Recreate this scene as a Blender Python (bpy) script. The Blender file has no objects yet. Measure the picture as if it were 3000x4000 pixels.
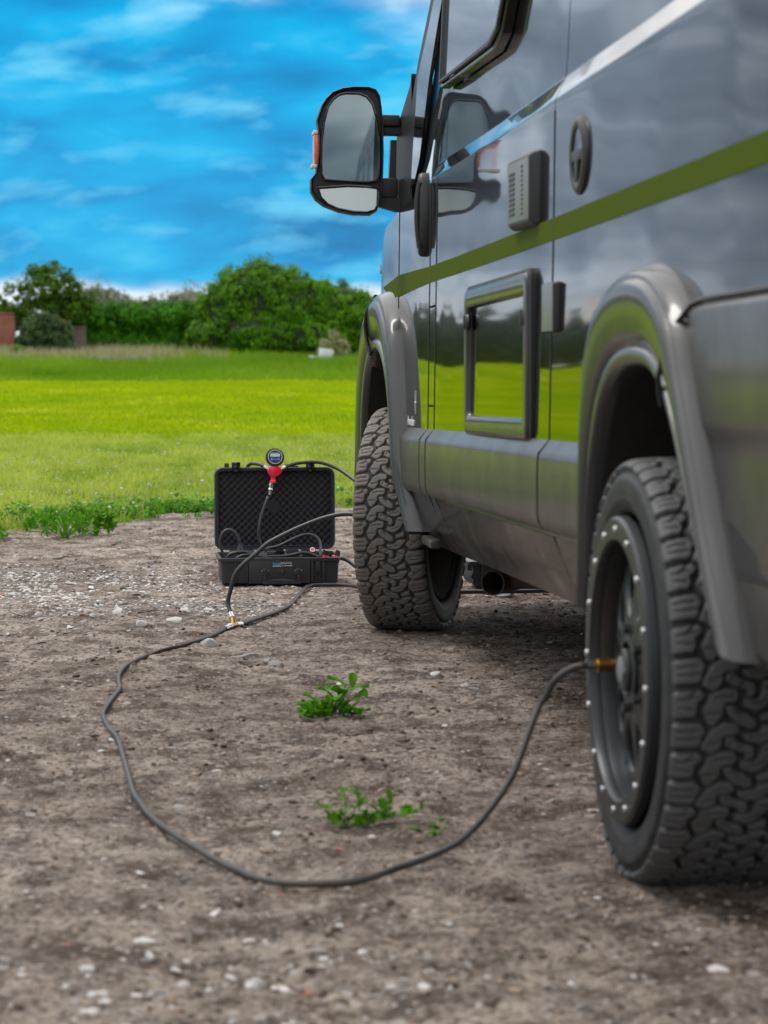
import bpy, bmesh, math, random
import numpy as np
from mathutils import Vector, Matrix, Euler

random.seed(7); np.random.seed(7)
S = bpy.context.scene
COL = S.collection
R = math.radians

# ------------------------------------------------------------------ camera
cam_data = bpy.data.cameras.new('camera')
cam = bpy.data.objects.new('camera', cam_data); COL.objects.link(cam); S.camera = cam
cam.location = (0, 0, 0.977)
cam.rotation_euler = (R(90 - 3.814), 0, R(-6.416))
cam_data.sensor_fit = 'VERTICAL'; cam_data.sensor_height = 36; cam_data.sensor_width = 27
cam_data.lens = 85.05
cam_data.clip_start = 0.05; cam_data.clip_end = 6000
cam_data.dof.use_dof = True; cam_data.dof.focus_distance = 9.2; cam_data.dof.aperture_fstop = 5.6

# ------------------------------------------------------------------ sky
W = bpy.data.worlds.new('World'); S.world = W; W.use_nodes = True
nt = W.node_tree; nt.nodes.clear()
def N(t, typ, **k):
    n = t.nodes.new(typ)
    for a, b in k.items():
        if a == 'inp':
            for i, v in b.items(): n.inputs[i].default_value = v
        else: setattr(n, a, b)
    return n
def ramp(t, fac, stops, interp='LINEAR'):
    r = N(t, 'ShaderNodeValToRGB'); cr = r.color_ramp; cr.interpolation = interp
    while len(cr.elements) < len(stops): cr.elements.new(0.5)
    for e, (p, c) in zip(cr.elements, stops):
        e.position = p; e.color = (c, c, c, 1) if isinstance(c, (int, float)) else (*c, 1)
    t.links.new(fac, r.inputs[0]); return r
def mth(t, op, a, b=None, c=None):
    n = N(t, 'ShaderNodeMath', operation=op)
    for i, v in enumerate((a, b, c)):
        if v is None: continue
        if isinstance(v, (int, float)): n.inputs[i].default_value = v
        else: t.links.new(v, n.inputs[i])
    return n.outputs[0]
def mix(t, f, a, b, typ='MIX'):
    n = N(t, 'ShaderNodeMix', data_type='RGBA', blend_type=typ)
    for i, v in ((0, f), (6, a), (7, b)):
        if isinstance(v, (int, float)): n.inputs[i].default_value = v
        elif isinstance(v, tuple): n.inputs[i].default_value = (*v, 1)
        else: t.links.new(v, n.inputs[i])
    return n.outputs[2]
SUN_EL, SUN_AZ = R(62), R(305)     # azimuth clockwise from +Y
sky = N(nt, 'ShaderNodeTexSky', sky_type='NISHITA'); sky.sun_disc = False
sky.sun_elevation = SUN_EL; sky.sun_rotation = SUN_AZ; sky.altitude = 50
tc = N(nt, 'ShaderNodeTexCoord')
sep = N(nt, 'ShaderNodeSeparateXYZ'); nt.links.new(tc.outputs['Generated'], sep.inputs[0])
el = mth(nt, 'ARCSINE', sep.outputs[2])                       # elevation in radians
az = mth(nt, 'DIVIDE', mth(nt, 'MULTIPLY', sep.outputs[0], 2.0), mth(nt, 'ADD', mth(nt, 'ABSOLUTE', sep.outputs[1]), 1.0))   # about the azimuth from +Y, + to the right
cmb = N(nt, 'ShaderNodeCombineXYZ')
nt.links.new(mth(nt, 'MULTIPLY', az, 10.0), cmb.inputs[0])
# long flat streaks that lean a little
nt.links.new(mth(nt, 'ADD', mth(nt, 'MULTIPLY', el, 31.0), mth(nt, 'MULTIPLY', az, -2.0)), cmb.inputs[1])
n1 = N(nt, 'ShaderNodeTexNoise', inp={'Scale': 1.15, 'Detail': 6.0, 'Roughness': 0.47, 'Distortion': 0.25}); nt.links.new(cmb.outputs[0], n1.inputs['Vector'])
n2 = N(nt, 'ShaderNodeTexNoise', inp={'Scale': 1.9, 'Detail': 6.0, 'Roughness': 0.5, 'Distortion': 0.2}); nt.links.new(cmb.outputs[0], n2.inputs['Vector'])
n3 = N(nt, 'ShaderNodeTexNoise', inp={'Scale': 0.9, 'Detail': 3.0}); nt.links.new(cmb.outputs[0], n3.inputs['Vector'])
blue = N(nt, 'ShaderNodeHueSaturation', inp={'Hue': 0.475, 'Saturation': 1.75, 'Value': 1.0}); nt.links.new(sky.outputs[0], blue.inputs['Color'])
# thick cloud sheet in blues, lit and shaded by its own thickness
c1 = ramp(nt, n1.outputs[0], [(0.30, (0.0, 1.5, 3.7)), (0.42, (0.0, 2.5, 5.6)), (0.54, (0.0, 3.6, 6.9)), (0.68, (0.5, 4.9, 7.7))])
base = mix(nt, 0.06, c1.outputs[0], blue.outputs[0])
puff = ramp(nt, n2.outputs[0], [(0.52, 0.0), (0.68, 1.0)])
base = mix(nt, mth(nt, 'MULTIPLY', puff.outputs[0], 0.72), base, (1.6, 5.6, 7.9))
# one bright break in the cloud
# towards the left (west) and overhead the cover is thick and grey
left = N(nt, 'ShaderNodeMapRange', inp={1: -0.05, 2: -0.14, 3: 0.0, 4: 0.95}, interpolation_type='SMOOTHSTEP'); nt.links.new(az, left.inputs[0])
behind = N(nt, 'ShaderNodeMapRange', inp={1: 0.7, 2: 0.2, 3: 0.0, 4: 0.95}, interpolation_type='SMOOTHSTEP'); nt.links.new(sep.outputs[1], behind.inputs[0])
high = N(nt, 'ShaderNodeMapRange', inp={1: 0.142, 2: 0.24, 3: 0.0, 4: 1.0}, interpolation_type='SMOOTHSTEP')
nt.links.new(mth(nt, 'ADD', mth(nt, 'ADD', el, mth(nt, 'MULTIPLY', az, 0.22)), mth(nt, 'MULTIPLY', mth(nt, 'SUBTRACT', n2.outputs[0], 0.5), 0.09)), high.inputs[0])
gl = ramp(nt, n1.outputs[0], [(0.34, (1.9, 2.4, 3.0)), (0.5, (3.6, 4.3, 5.2)), (0.66, (7.4, 8.4, 9.4))])
gh = ramp(nt, n1.outputs[0], [(0.3, (9.8, 9.9, 10.2)), (0.6, (13.0, 12.8, 12.6)), (0.8, (15.5, 15.0, 14.4))])
base = mix(nt, mth(nt, 'MAXIMUM', left.outputs[0], behind.outputs[0]), base, gl.outputs[0])
base = mix(nt, high.outputs[0], base, gh.outputs[0])
# pale, slightly peach strip of clear sky just over the horizon
ew = mth(nt, 'ADD', el, mth(nt, 'MULTIPLY', mth(nt, 'SUBTRACT', n3.outputs[0], 0.5), 0.045))
band = N(nt, 'ShaderNodeMapRange', inp={1: 0.031, 2: 0.021, 3: 0.0, 4: 1.0}, interpolation_type='SMOOTHSTEP'); nt.links.new(ew, band.inputs[0])
warm = N(nt, 'ShaderNodeMapRange', inp={1: -0.17, 2: -0.25, 3: 0.0, 4: 1.0}); nt.links.new(az, warm.inputs[0])
bandc = mix(nt, warm.outputs[0], (7.2, 7.8, 8.4), (10.5, 7.2, 4.2))
base = mix(nt, mth(nt, 'MULTIPLY', band.outputs[0], 0.93), base, bandc)
bg = N(nt, 'ShaderNodeBackground', inp={'Strength': 0.1}); nt.links.new(base, bg.inputs[0])
wo = N(nt, 'ShaderNodeOutputWorld'); nt.links.new(bg.outputs[0], wo.inputs[0])

sun_d = bpy.data.lights.new('sun', 'SUN'); sun_d.energy = 1.5; sun_d.angle = R(20); sun_d.color = (1.0, 0.97, 0.92)
sun = bpy.data.objects.new('sun', sun_d); COL.objects.link(sun)
sd = Vector((math.sin(SUN_AZ) * math.cos(SUN_EL), math.cos(SUN_AZ) * math.cos(SUN_EL), math.sin(SUN_EL)))
sun.rotation_euler = sd.to_track_quat('Z', 'Y').to_euler(); sun.location = (-6, -4, 8)

S.view_settings.view_transform = 'Standard'; S.view_settings.look = 'None'
S.view_settings.exposure = 0.35; S.view_settings.gamma = 1.0; S.view_settings.use_curve_mapping = False
S.render.engine = 'CYCLES'
S.cycles.use_denoising = True; S.cycles.max_bounces = 7; S.cycles.diffuse_bounces = 3
S.cycles.glossy_bounces = 4; S.cycles.transmission_bounces = 4

# ------------------------------------------------------------------ materials
def mat(name, col, rough=0.6, metal=0.0, coat=0.0, coat_r=0.03, spec=0.5, vary=0.0, vscale=8.0, col2=None,
        bump=0.0, bscale=60.0, rvary=0.0, emit=None, sub=None, trans=0.0, ior=1.5):
    m = bpy.data.materials.new(name); m.use_nodes = True; t = m.node_tree
    b = t.nodes['Principled BSDF']
    b.inputs['Base Color'].default_value = (*col, 1); b.inputs['Roughness'].default_value = rough
    b.inputs['Metallic'].default_value = metal; b.inputs['Coat Weight'].default_value = coat
    b.inputs['Coat Roughness'].default_value = coat_r; b.inputs['Specular IOR Level'].default_value = spec
    b.inputs['IOR'].default_value = ior; b.inputs['Transmission Weight'].default_value = trans
    if emit: b.inputs['Emission Color'].default_value = (*emit[0], 1); b.inputs['Emission Strength'].default_value = emit[1]
    co = N(t, 'ShaderNodeTexCoord')
    if vary or col2 or rvary:
        n = N(t, 'ShaderNodeTexNoise', inp={'Scale': vscale, 'Detail': 6.0, 'Roughness': 0.6}); t.links.new(co.outputs['Object'], n.inputs['Vector'])
        c2 = col2 or tuple(c * (1 - vary) for c in col)
        r = ramp(t, n.outputs[0], [(0.32, c2), (0.66, col)])
        t.links.new(r.outputs[0], b.inputs['Base Color'])
        if rvary:
            rr = ramp(t, n.outputs[0], [(0.3, min(1, rough + rvary)), (0.7, max(0, rough - rvary))]); t.links.new(rr.outputs[0], b.inputs['Roughness'])
    if bump:
        n = N(t, 'ShaderNodeTexNoise', inp={'Scale': bscale, 'Detail': 4.0}); t.links.new(co.outputs['Object'], n.inputs['Vector'])
        bp = N(t, 'ShaderNodeBump', inp={'Strength': bump, 'Distance': 0.002}); t.links.new(n.outputs[0], bp.inputs['Height']); t.links.new(bp.outputs[0], b.inputs['Normal'])
    return m
M = {}
def body_paint():
    m = bpy.data.materials.new('grey_metallic_paint'); m.use_nodes = True; t = m.node_tree; b = t.nodes['Principled BSDF']
    co = N(t, 'ShaderNodeTexCoord'); sp = N(t, 'ShaderNodeSeparateXYZ'); t.links.new(co.outputs['Object'], sp.inputs[0])
    # road dirt gathers low on the body (a real film on the paint)
    n = N(t, 'ShaderNodeTexNoise', inp={'Scale': 5.0, 'Detail': 8.0, 'Roughness': 0.65}); t.links.new(co.outputs['Object'], n.inputs['Vector'])
    h = N(t, 'ShaderNodeMapRange', inp={1: 0.78, 2: 0.42, 3: 0.0, 4: 0.72}); t.links.new(sp.outputs[2], h.inputs[0])
    d = mth(t, 'MULTIPLY', h.outputs[0], ramp(t, n.outputs[0], [(0.3, 0.35), (0.62, 1.0)]).outputs[0])
    t.links.new(mix(t, d, (0.036, 0.038, 0.042), (0.050, 0.043, 0.037)), b.inputs['Base Color'])
    b.inputs['Specular Tint'].default_value = (0.45, 0.45, 0.46, 1); b.inputs['Coat IOR'].default_value = 1.42
    t.links.new(mth(t, 'SUBTRACT', 0.95, d), b.inputs['Metallic'])
    t.links.new(mth(t, 'MULTIPLY_ADD', d, 0.35, 0.20), b.inputs['Roughness'])
    t.links.new(mth(t, 'MULTIPLY_ADD', d, -0.75, 1.0), b.inputs['Coat Weight'])
    t.links.new(mth(t, 'MULTIPLY_ADD', d, 0.22, 0.03), b.inputs['Coat Roughness'])
    return m
M['paint'] = body_paint()
M['satin'] = mat('satin_grey_plastic', (0.030, 0.032, 0.037), 0.36, metal=0.15, spec=0.45, coat=0.45, coat_r=0.09, vscale=6, col2=(0.030, 0.030, 0.030), bump=0.05, bscale=500, rvary=0.05)
M['dusty'] = mat('dusty_grey_plastic', (0.060, 0.057, 0.053), 0.40, metal=0.15, coat=0.3, coat_r=0.16, spec=0.4, vscale=5, col2=(0.042, 0.039, 0.035), bump=0.08, bscale=400, rvary=0.08)
M['green'] = mat('green_stripe', (0.066, 0.098, 0.001), 0.6, spec=0.04)
M['blackp'] = mat('black_plastic', (0.018, 0.018, 0.02), 0.5, bump=0.1, bscale=700)
M['trim'] = mat('dark_grey_trim', (0.03, 0.031, 0.034), 0.42, bump=0.05, bscale=700, vary=0.25)
M['ventface'] = mat('vent_grey_plastic', (0.20, 0.21, 0.22), 0.4, metal=0.2)
M['glossblk'] = mat('gloss_black', (0.008, 0.008, 0.008), 0.12, coat=0.5)
M['gap_shade'] = mat('gap_shade_black', (0.012, 0.012, 0.012), 0.45)  # near-black that puts the shade of gaps and slots into the colour
M['liner'] = mat('wheel_housing_felt', (0.022, 0.019, 0.017), 0.95, vary=0.4, vscale=20)
M['mirror'] = mat('mirror_glass', (0.24, 0.28, 0.28), 0.015, metal=1.0)
M['glass'] = mat('tinted_window', (0.05, 0.07, 0.08), 0.02, metal=0.0, coat=1.0, coat_r=0.0, spec=1.0, ior=1.9)
M['orange'] = mat('orange_lamp_lens', (0.75, 0.13, 0.03), 0.15, coat=1.0)
M['clear'] = mat('pale_lamp_rim', (0.7, 0.7, 0.75), 0.1, coat=1.0)
M['rim'] = mat('matt_anthracite_wheel', (0.036, 0.040, 0.046), 0.38, metal=0.35, vscale=9, col2=(0.026, 0.028, 0.03), rvary=0.06)
M['steel'] = mat('bright_steel', (0.62, 0.63, 0.65), 0.25, metal=1.0)
M['boltm'] = mat('bolt_steel', (0.75, 0.76, 0.78), 0.3, metal=1.0)
M['brass'] = mat('brass', (0.62, 0.36, 0.09), 0.28, metal=1.0, vary=0.3, vscale=80)
M['hose'] = mat('dusty_black_hose', (0.013, 0.013, 0.014), 0.46, vscale=5, spec=0.25, col2=(0.075, 0.070, 0.064), rvary=0.1)
M['hose2'] = mat('clean_black_hose', (0.026, 0.028, 0.031), 0.38, vary=0.3, vscale=30)
M['case'] = mat('black_case_plastic', (0.022, 0.023, 0.025), 0.48, bump=0.15, bscale=900, vary=0.2, vscale=12)
M['caserim'] = mat('case_lip_plastic', (0.032, 0.036, 0.046), 0.4)
M['foam'] = mat('egg_crate_foam', (0.014, 0.014, 0.017), 0.85)
M['red'] = mat('red_anodised', (0.88, 0.015, 0.06), 0.30, metal=0.15, coat=0.4)
M['redp'] = mat('red_plastic', (0.75, 0.02, 0.02), 0.35)
M['white'] = mat('white_print', (0.8, 0.8, 0.8), 0.5)
M['cyan'] = mat('pale_blue_print', (0.16, 0.55, 0.75), 0.5)
M['lcd'] = mat('lcd_glass', (0.42, 0.60, 0.64), 0.2, coat=1.0)
M['dial'] = mat('gauge_dial', (0.02, 0.035, 0.07), 0.25, coat=0.8)
M['bluebtn'] = mat('gauge_button_blue', (0.05, 0.2, 0.6), 0.3)
M['rust'] = mat('sooty_exhaust_steel', (0.10, 0.075, 0.06), 0.75, metal=0.3, vary=0.5, vscale=14)
M['under'] = mat('underbody_black', (0.018, 0.016, 0.015), 0.9, vary=0.4)
M['bag'] = mat('black_tarpaulin', (0.02, 0.023, 0.028), 0.35, bump=0.5, bscale=25)
M['wood'] = mat('dark_twig_bark', (0.055, 0.042, 0.033), 0.9, vary=0.5, vscale=30)
M['bark'] = mat('tree_bark', (0.09, 0.07, 0.055), 0.95, vary=0.5, vscale=4)

def leafmat(name, lo, hi, trans=0.35, rough=0.55):
    m = bpy.data.materials.new(name); m.use_nodes = True; t = m.node_tree; b = t.nodes['Principled BSDF']
    a = N(t, 'ShaderNodeAttribute', attribute_name='tint')
    r = ramp(t, a.outputs['Fac'], [(0.0, lo), (1.0, hi)])
    t.links.new(r.outputs[0], b.inputs['Base Color']); b.inputs['Roughness'].default_value = rough
    b.inputs['Specular IOR Level'].default_value = 0.12
    tr = N(t, 'ShaderNodeBsdfTranslucent'); t.links.new(r.outputs[0], tr.inputs[0])
    ms = N(t, 'ShaderNodeMixShader', inp={0: trans}); t.links.new(b.outputs[0], ms.inputs[1]); t.links.new(tr.outputs[0], ms.inputs[2])
    t.links.new(ms.outputs[0], t.nodes['Material Output'].inputs[0]); return m
M['leaf_bush'] = leafmat('bush_leaves', (0.022, 0.09, 0.002), (0.14, 0.34, 0.008))
M['leaf_hedge'] = leafmat('hedge_leaves', (0.016, 0.085, 0.003), (0.085, 0.30, 0.010))
M['leaf_tree'] = leafmat('tree_leaves', (0.03, 0.075, 0.006), (0.09, 0.19, 0.012))
M['leaf_dull'] = leafmat('dull_shrub_leaves', (0.03, 0.06, 0.02), (0.08, 0.14, 0.05))
M['leaf_weed'] = leafmat('weed_leaves', (0.03, 0.12, 0.004), (0.11, 0.32, 0.012), trans=0.3)
M['grass'] = leafmat('grass_blades', (0.07, 0.20, 0.004), (0.40, 0.48, 0.07), trans=0.4)
M['turf'] = leafmat('mown_turf', (0.11, 0.24, 0.0), (0.38, 0.45, 0.0), trans=0.3)
M['tallgrass'] = leafmat('tall_grass_blades', (0.08, 0.20, 0.006), (0.24, 0.38, 0.02), trans=0.4)
M['drygrass'] = leafmat('dry_grass_blades', (0.20, 0.22, 0.08), (0.45, 0.42, 0.27), trans=0.4)
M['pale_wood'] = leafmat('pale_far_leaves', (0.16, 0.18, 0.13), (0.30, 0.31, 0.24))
M['farwood'] = leafmat('far_wood_leaves', (0.02, 0.045, 0.03), (0.05, 0.09, 0.06), trans=0.2)

def gravel_mat():
    m = bpy.data.materials.new('dirt_and_gravel'); m.use_nodes = True; t = m.node_tree; b = t.nodes['Principled BSDF']
    co = N(t, 'ShaderNodeTexCoord').outputs['Object']
    def noi(s, d=6.0, r=0.6):
        n = N(t, 'ShaderNodeTexNoise', inp={'Scale': s, 'Detail': d, 'Roughness': r}); t.links.new(co, n.inputs['Vector']); return n.outputs[0]
    big = noi(0.8); mid = noi(6.0, 7.0, 0.65); fine = noi(55.0, 6.0, 0.75); vf = noi(240.0, 3.0, 0.7)
    c = mix(t, ramp(t, big, [(0.35, 0.0), (0.65, 1.0)]).outputs[0], (0.245, 0.196, 0.160), (0.44, 0.368, 0.312))
    c = mix(t, ramp(t, mid, [(0.40, 0.9), (0.56, 0.0)]).outputs[0], c, (0.080, 0.055, 0.038))
    c = mix(t, ramp(t, mid, [(0.54, 0.0), (0.68, 0.55)]).outputs[0], c, (0.44, 0.355, 0.29))
    c = mix(t, ramp(t, fine, [(0.40, 0.9), (0.52, 0.0)]).outputs[0], c, (0.050, 0.038, 0.029))
    c = mix(t, ramp(t, fine, [(0.56, 0.0), (0.68, 0.6)]).outputs[0], c, (0.46, 0.41, 0.37))
    chip = None
    for (sc, th, amt) in ((60.0, 0.90, 0.75), (120.0, 0.86, 0.7), (28.0, 0.95, 0.5)):
        v = N(t, 'ShaderNodeTexVoronoi', inp={'Scale': sc, 'Randomness': 1.0}); t.links.new(co, v.inputs['Vector'])
        sel = N(t, 'ShaderNodeSeparateColor'); t.links.new(v.outputs['Color'], sel.inputs[0])
        k = mth(t, 'MULTIPLY', mth(t, 'GREATER_THAN', sel.outputs[0], th), mth(t, 'LESS_THAN', v.outputs['Distance'], 0.36))
        cc = mix(t, sel.outputs[1], (0.20, 0.17, 0.15), (0.62, 0.60, 0.58))
        c = mix(t, mth(t, 'MULTIPLY', k, amt), c, cc); chip = k if chip is None else mth(t, 'ADD', chip, k)
    t.links.new(c, b.inputs['Base Color']); b.inputs['Roughness'].default_value = 0.93; b.inputs['Specular IOR Level'].default_value = 0.25
    hsum = mth(t, 'ADD', mth(t, 'MULTIPLY', fine, 0.6), mth(t, 'ADD', mth(t, 'MULTIPLY', vf, 0.25), mth(t, 'MULTIPLY', chip, 0.3)))
    bp = N(t, 'ShaderNodeBump', inp={'Strength': 1.0, 'Distance': 0.02}); t.links.new(hsum, bp.inputs['Height']); t.links.new(bp.outputs[0], b.inputs['Normal'])
    return m
M['gravel'] = gravel_mat()
def field_mat():
    m = bpy.data.materials.new('mown_meadow'); m.use_nodes = True; t = m.node_tree; b = t.nodes['Principled BSDF']
    co = N(t, 'ShaderNodeTexCoord').outputs['Object']; sp = N(t, 'ShaderNodeSeparateXYZ'); t.links.new(co, sp.inputs[0])
    mp = N(t, 'ShaderNodeMapping', inp={'Scale': (1.0, 0.35, 1.0)}); t.links.new(co, mp.inputs[0])
    n = N(t, 'ShaderNodeTexNoise', inp={'Scale': 0.5, 'Detail': 8.0, 'Roughness': 0.65}); t.links.new(mp.outputs[0], n.inputs['Vector'])
    f = N(t, 'ShaderNodeTexNoise', inp={'Scale': 9.0, 'Detail': 6.0, 'Roughness': 0.7}); t.links.new(mp.outputs[0], f.inputs['Vector'])
    c = mix(t, ramp(t, n.outputs[0], [(0.35, 0.0), (0.65, 1.0)]).outputs[0], (0.13, 0.24, 0.0), (0.31, 0.38, 0.0))
    c = mix(t, ramp(t, f.outputs[0], [(0.38, 0.55), (0.6, 0.0)]).outputs[0], c, (0.085, 0.17, 0.002))
    c = mix(t, ramp(t, n.outputs[0], [(0.56, 0.0), (0.68, 0.6)]).outputs[0], c, (0.36, 0.36, 0.05))
    nr = N(t, 'ShaderNodeMapRange', inp={1: 29.0, 2: 22.0, 3: 0.0, 4: 0.85}); t.links.new(sp.outputs[1], nr.inputs[0])
    c = mix(t, nr.outputs[0], c, (0.085, 0.13, 0.018))
    t.links.new(c, b.inputs['Base Color']); b.inputs['Roughness'].default_value = 1.0; b.inputs['Specular IOR Level'].default_value = 0.0
    bp = N(t, 'ShaderNodeBump', inp={'Strength': 0.6, 'Distance': 0.05}); t.links.new(f.outputs[0], bp.inputs['Height']); t.links.new(bp.outputs[0], b.inputs['Normal'])
    return m
M['field'] = field_mat()
def tyre_mat(name, top, groove):
    m = bpy.data.materials.new(name); m.use_nodes = True; t = m.node_tree; b = t.nodes['Principled BSDF']
    a = N(t, 'ShaderNodeAttribute', attribute_name='wear'); co = N(t, 'ShaderNodeTexCoord').outputs['Object']
    n = N(t, 'ShaderNodeTexNoise', inp={'Scale': 22.0, 'Detail': 6.0, 'Roughness': 0.65}); t.links.new(co, n.inputs['Vector'])
    c = mix(t, a.outputs['Fac'], groove, top)
    c = mix(t, ramp(t, n.outputs[0], [(0.35, 0.45), (0.6, 0.0)]).outputs[0], c, tuple(x * 0.55 for x in top))
    t.links.new(c, b.inputs['Base Color']); b.inputs['Roughness'].default_value = 0.62
    n2 = N(t, 'ShaderNodeTexNoise', inp={'Scale': 260.0, 'Detail': 3.0}); t.links.new(co, n2.inputs['Vector'])
    bp = N(t, 'ShaderNodeBump', inp={'Strength': 0.25, 'Distance': 0.001}); t.links.new(n2.outputs[0], bp.inputs['Height']); t.links.new(bp.outputs[0], b.inputs['Normal'])
    return m
M['tyre_f'] = tyre_mat('dusty_tyre_rubber', (0.145, 0.126, 0.112), (0.020, 0.023, 0.026))
M['tyre_r'] = tyre_mat('dark_tyre_rubber', (0.080, 0.081, 0.083), (0.012, 0.013, 0.015))
def brick_mat(name, c1, c2, mor):
    m = bpy.data.materials.new(name); m.use_nodes = True; t = m.node_tree; b = t.nodes['Principled BSDF']
    co = N(t, 'ShaderNodeTexCoord'); mp = N(t, 'ShaderNodeMapping', inp={'Rotation': (R(90), 0, 0)}); t.links.new(co.outputs['Object'], mp.inputs[0])
    br = N(t, 'ShaderNodeTexBrick', inp={'Color1': (*c1, 1), 'Color2': (*c2, 1), 'Mortar': (*mor, 1), 'Scale': 4.5, 'Mortar Size': 0.02}); t.links.new(mp.outputs[0], br.inputs['Vector'])
    n = N(t, 'ShaderNodeTexNoise', inp={'Scale': 2.5, 'Detail': 6.0}); t.links.new(co.outputs['Object'], n.inputs['Vector'])
    t.links.new(mix(t, ramp(t, n.outputs[0], [(0.4, 0.4), (0.6, 0.0)]).outputs[0], br.outputs[0], tuple(x * 0.6 for x in c1)), b.inputs['Base Color'])
    b.inputs['Roughness'].default_value = 0.9; return m
M['brick'] = brick_mat('red_brick', (0.30, 0.085, 0.06), (0.25, 0.075, 0.055), (0.26, 0.20, 0.17))
M['brick2'] = brick_mat('weathered_brick', (0.19, 0.12, 0.11), (0.16, 0.105, 0.10), (0.22, 0.19, 0.18))
M['orangewall'] = mat('orange_clay_tiles', (0.42, 0.17, 0.04), 0.85, vary=0.4, vscale=3)
M['whiteblock'] = mat('pale_concrete', (0.62, 0.64, 0.66), 0.8, vary=0.25, vscale=5)
def stone_mat(name, c, d):
    return mat(name, c, 0.85, col2=d, vscale=40, bump=0.3, bscale=150)
M['st_white'] = stone_mat('pale_limestone', (0.58, 0.57, 0.55), (0.40, 0.38, 0.36))
M['st_grey'] = stone_mat('grey_stone', (0.27, 0.26, 0.25), (0.19, 0.175, 0.165))
M['st_brown'] = stone_mat('brown_stone', (0.22, 0.17, 0.14), (0.15, 0.115, 0.09))
M['st_red'] = stone_mat('brick_chip', (0.34, 0.15, 0.11), (0.25, 0.11, 0.08))
M['soil'] = leafmat('dirt_crumbs', (0.050, 0.036, 0.026), (0.34, 0.265, 0.21), trans=0.0, rough=0.95)

# ------------------------------------------------------------------ object helpers
def obj(name, me, m=None, parent=None, loc=None, rot=None):
    o = bpy.data.objects.new(name, me); COL.objects.link(o)
    if me is not None and m is not None and not me.materials:
        for k in (m if isinstance(m, (list, tuple)) else [m]): me.materials.append(k)
    if parent is not None: o.parent = parent
    if loc is not None: o.location = loc
    if rot is not None: o.rotation_euler = rot
    return o
def tag(o, label, cat, group=None):
    o['label'] = label; o['category'] = cat
    if group: o['group'] = group
    return o
def struct(o): o['kind'] = 'structure'; return o
def stuff(o, label=None, cat=None):
    o['kind'] = 'stuff'
    if label: o['label'] = label; o['category'] = cat
    return o
def empty(name, loc=(0, 0, 0)):
    o = bpy.data.objects.new(name, None); COL.objects.link(o); o.location = loc; o.empty_display_size = 0.1; return o
def mesh(name, V, F, smooth=True, sharp=35, attr=None):
    me = bpy.data.meshes.new(name)
    V = np.asarray(V, dtype=np.float32)
    if isinstance(F, np.ndarray):
        k = F.shape[1]; me.vertices.add(len(V)); me.vertices.foreach_set('co', V.ravel())
        me.loops.add(F.size); me.loops.foreach_set('vertex_index', F.astype(np.int32).ravel())
        me.polygons.add(len(F)); me.polygons.foreach_set('loop_start', np.arange(0, F.size, k, dtype=np.int32))
        me.update(calc_edges=True); me.validate()
    else:
        me.from_pydata([tuple(map(float, v)) for v in V], [], F); me.update()
    if attr:
        a = me.attributes.new(attr[0], 'FLOAT', attr[1]); a.data.foreach_set('value', np.asarray(attr[2], dtype=np.float32))
    if smooth:
        me.shade_smooth()
        if sharp < 179: me.set_sharp_from_angle(angle=R(sharp))
    return me
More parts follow.
